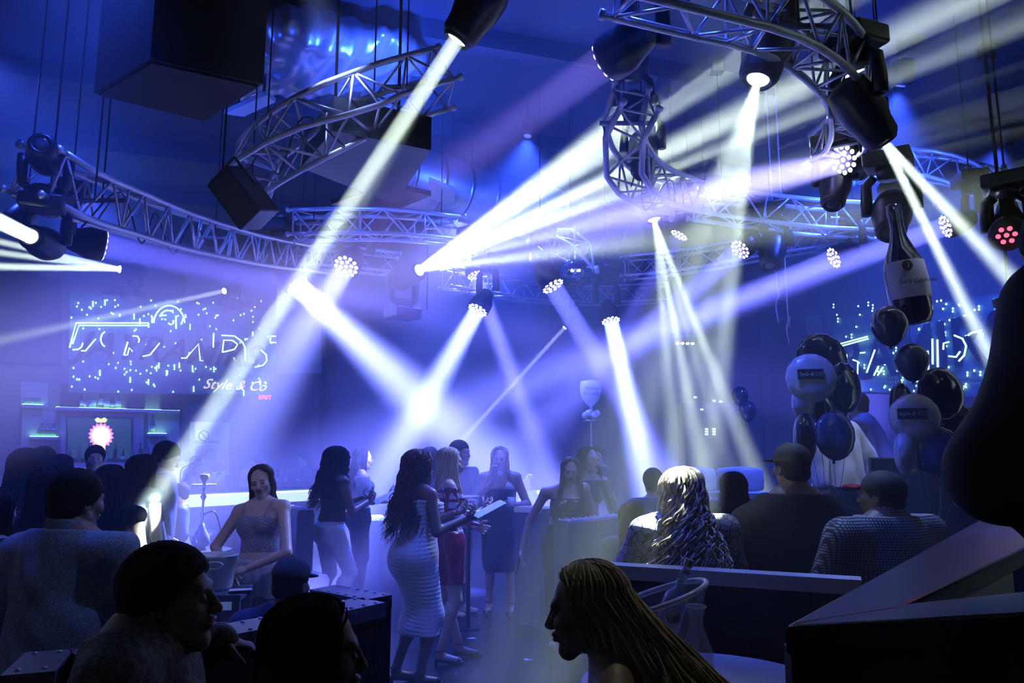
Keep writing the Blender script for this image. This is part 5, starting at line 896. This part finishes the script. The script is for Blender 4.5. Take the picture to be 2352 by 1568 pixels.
t2=empty('side_table',at(1078,7.5),0,'narrow dark stand under the small hazy bucket','table'); MB().lathe([(.13,1.03),(.13,1.058)],20).obj('tabletop',DARKW,t2); MB().lathe([(.02,.0),(.02,1.03)],10).obj('leg',BLKM,t2); MB().lathe([(.12,0),(.12,.015)],16).obj('foot_plate',BLKM,t2)
# bar stools between table and bar
for k,(px,Y) in enumerate(((425,8.6),(470,8.8))):
    st=empty('bar_stool',at(px,Y),.2*k,('left','right')[k]+' pale-legged bar stool in front of the counter','stool','bar stools'); MB().lathe([(.0,.72),(.17,.72),(.18,.75),(.16,.79),(0,.8)],20).obj('seat',LEATH,st,True)
    for a in range(4): c,s_=math.cos(a*PI/2+.8),math.sin(a*PI/2+.8); MB().tube([V((c*.12,s_*.12,.72)),V((c*.2,s_*.2,0))],.015,6).obj('leg',STEEL,st)
    MB().tube([V((.165*math.cos(a),.165*math.sin(a),.3)) for a in np.linspace(0,2*PI,17)],.009,6,False).obj('foot_ring',STEEL,st)
# hookah
hk=empty('hookah',(*at(470,7.2)[:2],.78),0,'tall hookah with bulb and tray rising in front of the lit bar','hookah')
MB().lathe([(0,0),(.06,.003),(.085,.06),(.075,.12),(.03,.2),(.022,.24)],18).obj('glass_base',mat('hookah_glass',(.12,.14,.3),.1,coat=.5),hk,True); MB().lathe([(.012,.24),(.012,.30),(.025,.33),(.012,.36),(.010,.45),(.03,.49),(.010,.53),(.010,.58)],12).obj('stem',STEEL,hk,True); MB().lathe([(.02,.585),(.105,.60),(.108,.606),(.02,.592)],20).obj('tray',STEEL,hk,True); MB().lathe([(.015,.6),(.018,.63),(.04,.66),(.042,.70),(.036,.70)],14).obj('bowl',mat('clay',(.2,.15,.15),.6),hk,True); MB().tube(spl([V((.02,0,.33)),V((.12,0,.34)),V((.18,.02,.12)),V((.1,.05,-.0))],6),.007,6).obj('hose',BLKM,hk,True)
ht=empty('side_table',at(470,7.2),0,'small dark table under the tall hookah','table'); MB().lathe([(.28,.74),(.28,.778)],28).obj('tabletop',DARKW,ht); MB().lathe([(.03,.02),(.03,.74)],12).obj('leg',BLKM,ht); MB().lathe([(.2,0),(.2,.02)],20).obj('foot_plate',BLKM,ht)
# lower right: table with ice bucket, bottle and carafe
tz=.99; T=empty('drinks_table',(*at(1610,2.35)[:2],0),0,'pale table corner at the bottom with the ice bucket and carafe','table'); MB().lathe([(.38,tz-.03),(.39,tz-.015),(.38,tz)],40).obj('tabletop',mat('table_pale',(.7,.7,.68),.4),T); MB().lathe([(.04,.02),(.04,tz-.03)],14).obj('leg',BLKM,T); MB().lathe([(.24,0),(.24,.02)],24).obj('foot_plate',BLKM,T)
def onT(px,Y): p=P(px,1450,Y); return V((p.x,Y,tz))
ib=empty('ice_bucket',onT(1512,2.36),0,'clear scalloped ice bucket with a curved rim holding a bottle','bucket'); ib.location.z=tz+.0
clear=mat('clear_acrylic',(.6,.65,.85),.05,alpha=.22,coat=.6)
rim=[V((.15*math.cos(a)*1.0,.11*math.sin(a),.25+.05*math.cos(a))) for a in np.linspace(0,2*PI,33)]
v=[];f=[]; n=32
for r_,z in((.55,0),(.62,.02),(.85,.14)):
    for k in range(n): a=2*PI*k/n; v.append(V((.15*r_*math.cos(a),.11*r_*math.sin(a),z)))
v+=rim[:n]
for i in range(3):
    for k in range(n): f.append((i*n+k,i*n+(k+1)%n,(i+1)*n+(k+1)%n,(i+1)*n+k))
f.append(tuple(range(n))[::-1]); MB().add(v,f).obj('bucket_wall',clear,ib,True); MB().tube(rim,.009,8,False).obj('rim',mat('rim_acrylic',(.7,.74,.85),.15,alpha=.8,coat=.5),ib,True)
bo=empty('bottle',onT(1512,2.36)+V((-.02,0,.05)),0,'clear square-shouldered bottle with round black seal leaning in the ice bucket','bottle'); bo.rotation_euler=(.05,.36,0)
bm=MB(); 
v=[];f=[]
prof=[(.034,0),(.037,.01),(.037,.20),(.033,.225),(.015,.245),(.013,.29),(.017,.292),(.017,.30),(.013,.302),(.013,.325)]
for r_,z in prof:
    for k in range(20):
        a=2*PI*k/20; e=.55 if z<.23 else 1; c,s_=math.cos(a),math.sin(a); v.append(V((math.copysign(abs(c)**e,c)*r_,math.copysign(abs(s_)**e,s_)*r_*(.75 if z<.23 else 1),z)))
for i in range(len(prof)-1):
    for k in range(20): f.append((i*20+k,i*20+(k+1)%20,(i+1)*20+(k+1)%20,(i+1)*20+k))
MB().add(v,f).obj('glass_body',mat('bottle_clear',(.35,.42,.75),.05,alpha=.55,coat=1),bo,True); MB().lathe([(.0,0),(.022,0),(.022,.004),(0,.004)],20,V((.0,-.0285,.165)),Matrix.Rotation(PI/2,3,'X')).obj('round_seal',mat('seal_black',(.005,.005,.01),.2),bo); MB().lathe([(.023,0),(.0245,.002),(.023,.004)],20,V((.0,-.0285,.165)),Matrix.Rotation(PI/2,3,'X')).obj('seal_ring',STEEL,bo); MB().lathe([(.0145,.318),(.0145,.34)],14).obj('bottle_cap',STEEL,bo)
MB().tube([V((.0135*math.cos(a),.0135*math.sin(a),.27)) for a in np.linspace(0,2*PI,14)],.003,5,False).obj('neck_band',STEEL,bo)
ca=empty('carafe',onT(1600,2.30),0,'clear glass carafe with flared lip on the pale table','carafe'); MB().lathe([(.0,.004),(.045,.002),(.052,.02),(.05,.10),(.022,.18),(.02,.205),(.03,.238),(.0285,.238),(.018,.205),(.02,.18),(.047,.10),(.047,.02),(0,.012)],28).obj('glass_body',clear,ca,True); MB().tube([V((.03*math.cos(a),.03*math.sin(a),.238)) for a in np.linspace(0,2*PI,22)],.002,5,False).obj('lip',MATS['rim_acrylic'],ca,True)
gl2=empty('drinking_glass',onT(1492,2.16),0,'short clear tumbler beside the wavy blond hair','glass'); MB().lathe([(.0,.003),(.03,.0),(.036,.11),(.034,.11),(.028,.012),(0,.012)],24).obj('glass_body',clear,gl2,True); MB().tube([V((.036*math.cos(a),.036*math.sin(a),.11)) for a in np.linspace(0,2*PI,22)],.002,5,False).obj('lip',MATS['rim_acrylic'],gl2,True)
# candle light, glass near booth left
ph=MB().box((*at(566,3.1)[:2],zb+.03),(.09,.05,.014),Matrix.Rotation(.3,3,'Z')).obj('ashtray',STEEL,None,bev=.004); prop(ph,'small shiny tray resting on the studded booth edge','tray')
# ------------------------------------------------ things held
def held(I,nm,label,cat,mb,off,R=None): pass
def toworld(I,p): o=I['o']; return o.matrix_basis@V(p)
def menu(I,label,off,ang,tilt,w=.17,h=.30,yaw=0):
    p=toworld(I,(I['j']['wrR']+I['j']['wrL'])/2+A(off)); o=empty('menu_card',p,math.radians(yaw),label,'menu')
    R=Matrix.Rotation(math.radians(tilt),3,'X')
    for q in(-1,1): Rq=Matrix.Rotation(q*math.radians(ang),3,'Z'); v=[R@(Rq@V((q*w*x,0,h*(z-.3)))) +V((0,d,0)) for d in(0,.004) for x,z in((0,0),(1,0),(1,1),(0,1))]; MB().add(v,[(0,1,2,3),(7,6,5,4),(0,4,5,1),(1,5,6,2),(2,6,7,3),(3,7,4,0)]).obj('page',PAPER,o)
    return o
menu(C4,'open pale menu held up by the straight-haired one',(.0,.13,.10),28,-30,.15,.34,yaw=-60)
menu(C3,'thin menu held low by the one with big curls',(.02,.16,.02),14,-62,.14,.26,yaw=-70)
menu(C1,'narrow menu card held out by the ruched dress wearer',(.03,.17,.04),12,-66,.10,.26,yaw=-64)
p=toworld(C6,C6['j']['wrR']+A([-.02,.045,.10])); o=MB().box(p,(.072,.009,.148)).obj('phone',mat('phone_white',(.75,.75,.8),.3),None,bev=.006); prop(o,'pale smartphone held up in front of the face','phone'); MB().box(p+V((.0,-.006,0)),(.06,.003,.12)).obj('phone_back',mat('phone_dark',(.05,.06,.12),.2),o); MB().sph(p+V((-.022,-.008,.055)),.006,8,6).obj('camera_lens',GLD,o,True)
p=toworld(C6,C6['j']['wrL']+A([.02,.11,-.05])); o=MB().lathe([(.0,.0),(.03,.002),(.043,.135),(.040,.135),(.028,.012)],20,p).obj('plastic_cup',mat('cup_frost',(.65,.67,.8),.25),None,True); prop(o,'frosted plastic cup in the hand of the phone person','cup'); MB().tube([p+V((0,0,.05)),p+V((.02,0,.19))],.003,6).obj('straw',BLACK,o)
p=toworld(C7,C7['j']['wrR']+A([.03,.05,-.13])); o=MB().box(p,(.012,.075,.15),Matrix.Rotation(.2,3,'Y')).obj('phone',BLACK,None,bev=.005); prop(o,'dark smartphone held low at the side of the smiling one','phone')
# ------------------------------------------------ balloons
FB=mat('foil_navy',(.012,.016,.05),.10,.35,coat=.6); FP=mat('foil_pale',(.66,.68,.8),.28,.15,coat=.3); LBK=mat('latex_dark',(.012,.018,.055),.16,coat=.6); RIB=mat('ribbon',(.4,.42,.55),.4)
def foil(px,py,Y,d,m,label,tw=0,nod=0,anchor=None,group=None,tag=None,flat=.42):
    c=P(px,py,Y); r=d/2; o=empty('foil_balloon',c,0,label,'balloon',group); R=Matrix.Rotation(math.radians(tw),3,'Z')@Matrix.Rotation(math.radians(nod),3,'Y'); n=56; v=[];f=[]; rings=9
    for i in range(-rings,rings+1):
        t=i/rings; rad=r*math.sqrt(max(0,1-abs(t)**2.2)) if abs(t)<1 else .001; 
        for k in range(n):
            a=2*PI*k/n; edge=(rad/r)**6; w_=1+.018*edge*math.cos(a*14*1.0)
            v.append(R@V((rad*math.cos(a)*w_, r*flat*t*(1-.0*edge)+.008*edge*math.cos(a*28)*0, rad*math.sin(a)*w_)))
    for i in range(2*rings):
        for k in range(n): f.append((i*n+k,i*n+(k+1)%n,(i+1)*n+(k+1)%n,(i+1)*n+k))
    MB().add(v,f).obj('envelope',m,o,True); MB().tube([R@V((0,0,-r*.98)),R@V((0,0,-r*1.12)),R@V((0,0,-r*1.15))],[.012,.008,.016],8).obj('tail',m,o,True)
    st=[R@V((r*1.0*math.cos(a),0,r*1.0*math.sin(a))) for a in np.linspace(0,2*PI,49)]; MB().tube(st,.0035,5,False).obj('seam',m,o,True)
    if anchor: a=V(anchor)-c; b=R@V((0,0,-r*1.15)); MB().tube(spl([b,b.lerp(a,.35)+V((.015,0,0)),b.lerp(a,.7)+V((-.01,0,0)),a],5),.0018,5).obj('ribbon',RIB,o,True)
    if tag:
        y=-r*flat*.97-.004; MB().box(R@V((-.02,y-.002,.02)),(.17,.008,.07),R).obj('logo_patch',SLAB,o); Rt=R@Matrix(((1,0,0),(0,0,-1),(0,1,0))); text('logo_text',tag,PINKW if False else LABEL,.034,R@V((-.02,y-.009,.02)),Rt,o,.25,.001)
    return o
a1=at(1905,5.2,1.0)
foil(1887,828,5.35,.40,FB,'dark foil balloon at the top of the left bunch',10,0,a1); foil(1863,868,5.1,.335,FP,'pale foil balloon with a small black logo patch, left bunch',-8,0,a1,tag='Style & CO'); foil(1938,890,5.2,.36,FB,'dark foil balloon on the right side of the left bunch',35,0,a1)
foil(1845,925,5.35,.26,FP,'small pale foil balloon peeking out below the logo balloon',40,10,a1); foil(1850,1005,5.15,.35,FB,'dark foil balloon seen nearly edge-on, lower left of the left bunch',58,6,a1); foil(1918,1000,5.1,.33,mat('foil_smoke',(.10,.13,.28),.15,.3,coat=.4),'smoky translucent-looking foil balloon over the white shirt',20,8,a1,flat=.36)
foil(1893,935,5.5,.30,FB,'dark foil balloon hidden in the middle of the left bunch',30,0,a1)
a2=(*at(2143,4.9)[:2],1.05)
foil(2072,935,4.95,.33,FB,'ribbed dark foil balloon at the left of the right bunch',50,0,a2); foil(2100,958,4.8,.30,FP,'pale foil balloon with faint patch in the right bunch',-20,0,a2,tag='Style & CO'); foil(2160,905,5.0,.36,FB,'large dark foil balloon at the top of the right bunch',15,0,a2); foil(2082,1042,4.85,.30,FP,'pale foil balloon bulging low at the left of the right bunch',48,-6,a2); foil(2150,1035,4.8,.31,mat('foil_blue',(.03,.06,.30),.10,.35,coat=.5),'shiny blue foil balloon low in the right bunch',-30,0,a2); foil(2205,985,5.1,.33,FB,'dark foil balloon half behind the looming figure',0,0,a2)
def latex(px,py,Y,d,label,m=LBK,anchor=None):
    c=P(px,py,Y); r=d/2; o=empty('latex_balloon',c,0,label,'balloon'); k=12; prof=[(max(.001,r*math.sin(a)*(1-.10*max(0,math.cos(a)*-1)**1)),0) for a in []]
    pr=[]
    for i in range(19):
        a=PI*i/18; z=-math.cos(a); rr_=math.sin(a); z=z*1.08 if z>0 else z*1.32; rr_*= (1 if z>0 else (1-.16*abs(z))); pr.append((max(.001,rr_*r),z*r))
    MB().lathe(pr,28).obj('envelope',m,o,True); MB().lathe([(.004,-r*1.37),(.018,-r*1.41),(.004,-r*1.31)],10).obj('knot',m,o,True)
    if anchor: a=V(anchor)-c; b=V((0,0,-r*1.4)); MB().tube(spl([b,b.lerp(a,.5)+V((.03,0,0)),a],6),.0018,5).obj('ribbon',BLKM,o,True)
    return o
latex(2042,745,4.9,.235,'dark round latex balloon in front of the bottle balloon',anchor=a2); latex(2094,828,4.9,.215,'dark blue latex balloon hanging below the bottle balloon',m=mat('latex_blue',(.05,.07,.20),.2,coat=.5),anchor=a2)
latex(1700,908,10.5,.24,'far dark balloon in the haze right of the beams, upper one',anchor=at(1710,10.5,0.02)); latex(1718,942,10.4,.25,'far dark balloon in the haze, lower one',anchor=at(1712,10.5,0.02))
# champagne bottle balloon
bc=P(2078,628,5.1); bb=empty('bottle_balloon',bc,0,'big black champagne-bottle-shaped foil balloon','balloon'); R=Matrix.Rotation(math.radians(-5),3,'Y')
prof=[(.04,-.37),(.11,-.36),(.135,-.30),(.14,-.15),(.138,.0),(.125,.08),(.085,.18),(.055,.26),(.046,.34),(.048,.42),(.052,.43),(.05,.50),(.03,.51)]
MB().lathe(prof,36,(0,0,0),R).obj('envelope',FB,bb,True)
v=[];f=[];n=20
for z in(-.19,-.05,.075):
    r_=.142 if z<0 else .129
    for k in range(n+1): a=-PI/2-.15+(k/n-.5)*2.5; v.append(R@V((r_*1.02*math.cos(a),r_*1.02*math.sin(a),z)))
for i in range(2):
    for k in range(n): f.append((i*(n+1)+k,i*(n+1)+k+1,(i+1)*(n+1)+k+1,(i+1)*(n+1)+k))
MB().add(v,f).obj('label_band',mat('label_lilac',(.5,.5,.72),.35),bb,True)
MB().lathe([(.0,0),(.036,0),(.038,.004),(0,.005)],20,R@V((-.05,-.135,.03)),R@Matrix.Rotation(PI/2-.3,3,'Z')@Matrix.Rotation(PI/2,3,'X') if False else R@Matrix.Rotation(PI/2,3,'X')).obj('label_medallion',BLACK,bb)
MB().tube([R@V((-.05,-.143,.05)),R@V((-.05,-.143,.01))],.006,6).obj('medallion_mark',mat('gold_mark',(.5,.42,.15),.3,1),bb)
text('label_script',"Let's Celebrate",SLAB,.042,R@V((0,-.149,-.085)),R@Matrix(((1,0,0),(0,0,-1),(0,1,0))),bb,.4,.001)
MB().tube(spl([R@V((0,0,-.37)),V((.0,0,-.5)),V(a2)-bc],6),.0018,5).obj('ribbon',BLKM,bb,True)
wt2=MB().lathe([(0,0),(.06,.0),(.05,.06),(.02,.08)],16,(a2[0],a2[1],.97)).obj('balloon_weight',FB,None,True); prop(wt2,'small foil weight gathering the ribbons of the right bunch','weight')
wt3=MB().lathe([(0,0),(.06,.0),(.05,.06),(.02,.08)],16,(a1[0],a1[1],.95)).obj('balloon_weight',FB,None,True); prop(wt3,'small foil weight gathering the ribbons of the left bunch','weight')
for (a,lb) in((a1,'dark high table under the left balloon bunch'),(a2,'dark high table under the right balloon bunch')):
    t_=empty('high_table',(a[0],a[1],0),0,lb,'table'); zt=.97 if a is a2 else .95; MB().lathe([(.28,zt-.03),(.28,zt-.002)],28).obj('tabletop',DARKW,t_); MB().lathe([(.03,.02),(.03,zt-.03)],12).obj('leg',BLKM,t_); MB().lathe([(.22,0),(.22,.02)],24).obj('foot_plate',BLKM,t_)
# goblet balloon
gc=P(1357,905,11.5); gb=empty('goblet_balloon',gc,0,'white goblet-shaped birthday balloon glowing in the haze','balloon'); PW=mat('foil_white',(.85,.86,.92),.35)
MB().lathe([(.02,-.2),(.06,-.17),(.13,-.08),(.165,.04),(.17,.13),(.15,.2),(.06,.215)],28).obj('cup',PW,gb,True); MB().lathe([(.05,-.33),(.07,-.30),(.03,-.26),(.02,-.2)],20).obj('stem',PW,gb,True)
for k in range(6): a=2*PI*k/6; MB().sph((.085*math.cos(a),.05*math.sin(a),-.30-.03*(k%2)),.06,12,8).obj('small_balloon',PW,gb,True)
for q,t_ in enumerate(('Happy','Birthday')): text('script_'+t_.lower(),t_,mat('script_blue',(.15,.2,.55),.5),.085,V((0,-.172,.08-.085*q)),Matrix(((1,0,0),(0,0,-1),(0,1,0))),gb,.35,.002)
gs=empty('display_stand',(gc.x,gc.y,0),0,'thin stand carrying the goblet balloon','stand'); MB().lathe([(.018,.02),(.018,gc.z-.42)],10).obj('pole',STEEL,gs); MB().lathe([(.2,0),(.2,.02)],20).obj('foot_plate',STEEL,gs); MB().lathe([(.16,gc.z-.42),(.16,gc.z-.40)],20).obj('top_plate',STEEL,gs)
# DJ booth / equipment rack with pairs of lights, far back
dj=empty('equipment_rack',(*at(1630,12.5)[:2],0),0,'dark equipment rack with small white light pairs in the haze','rack'); MB().box((0,0,1.25),(.9,.5,2.5)).obj('cabinet',mat('rack_dark',(.02,.03,.08),.6),dj)
for (x,y) in((1623,985),(1623,991),(1623,997),(1640,985),(1640,991),(1640,997),(1597,912),(1640,920),(1655,922),(1612,940)):
    p=P(x,y,12.23)-V((at(1630,12.5)[0],12.5,0)); MB().box(p,(.05,.02,.03)).obj('status_light',mat('rack_led',(0,0,0),.4,emit=(.7,.85,1),es=1.6),dj)
p=P(1250,820,12)
mt=empty('mesh_panel',P(1265,830,13.5),0,'faint dotted panel hanging in the middle haze','panel'); MB().box((0,0,0),(.16,.03,.16)).obj('frame',mat('mesh_frame',(.1,.12,.25),.5),mt)
MB().tube([V((0,0,.08)),V((0,0,ZC-mt.location.z))],.006,5).obj('hanger_rod',BLKM,mt)
# CLASSI panel (booth with lettering) at right
cp=MB().box(P(2215,1160,5.6)+V((0,0,-.15)),(1.25,.12,1.0),Matrix.Rotation(-.25,3,'Z')).obj('lettered_panel',mat('panel_navy',(.02,.03,.08),.5),None,bev=.01); prop(cp,'dark panel lettered CLASSIC behind the right balloon ribbons','panel'); cp_b=MB().box((P(2215,1160,5.6).x,5.62,.24),(1.1,.1,.5)).obj('panel_base',MATS['panel_navy'],cp)
text('panel_letters','CLASSIC',mat('letters_silver',(.7,.72,.85),.3),.135,P(2188,1152,5.5),Matrix.Rotation(-.25,3,'Z')@Matrix(((1,0,0),(0,0,-1),(0,1,0))),cp,0,.004,0,'LEFT')
# drips of tape / hanging streamers, light on the back wall, floor litter
for k,(px,y0,y1) in enumerate(((1783,640,740),(1808,700,790))):
    a,b=P(px,y0,8),P(px+5,y1,8); o=MB().tube(spl([V((a.x,a.y,ZC)),a,a.lerp(b,.3)+V((.02,0,0)),a.lerp(b,.6)-V((.02,0,0)),b],6),.008,5).obj('hanging_streamer',mat('streamer',(.5,.5,.6),.4),None,True); prop(o,('longer thin streamer hanging under the right truss','shorter thin streamer right of the longer one')[k],'streamer')
for k,(px,py,w_) in enumerate(((1075,1498,.11),(1090,1503,.07),(1210,1514,.05),(1048,1416,.07),(1085,1465,.06))):
    p=Pz(px,py,.004); mm=MB(); n=9; mm.prism([p+V((w_*(.6+.4*math.sin(k+3*a))*math.cos(a),w_*.5*(.7+.3*math.cos(2*a+k))*math.sin(a),0)) for a in [2*PI*q/n for q in range(n)]],.001,.006); o=mm.obj('paper_scrap',PAPER); prop(o,'crumpled pale paper scrap lying on the dance floor','litter','paper scraps on the floor')
# spots added for the seated group and front row are listed at the top
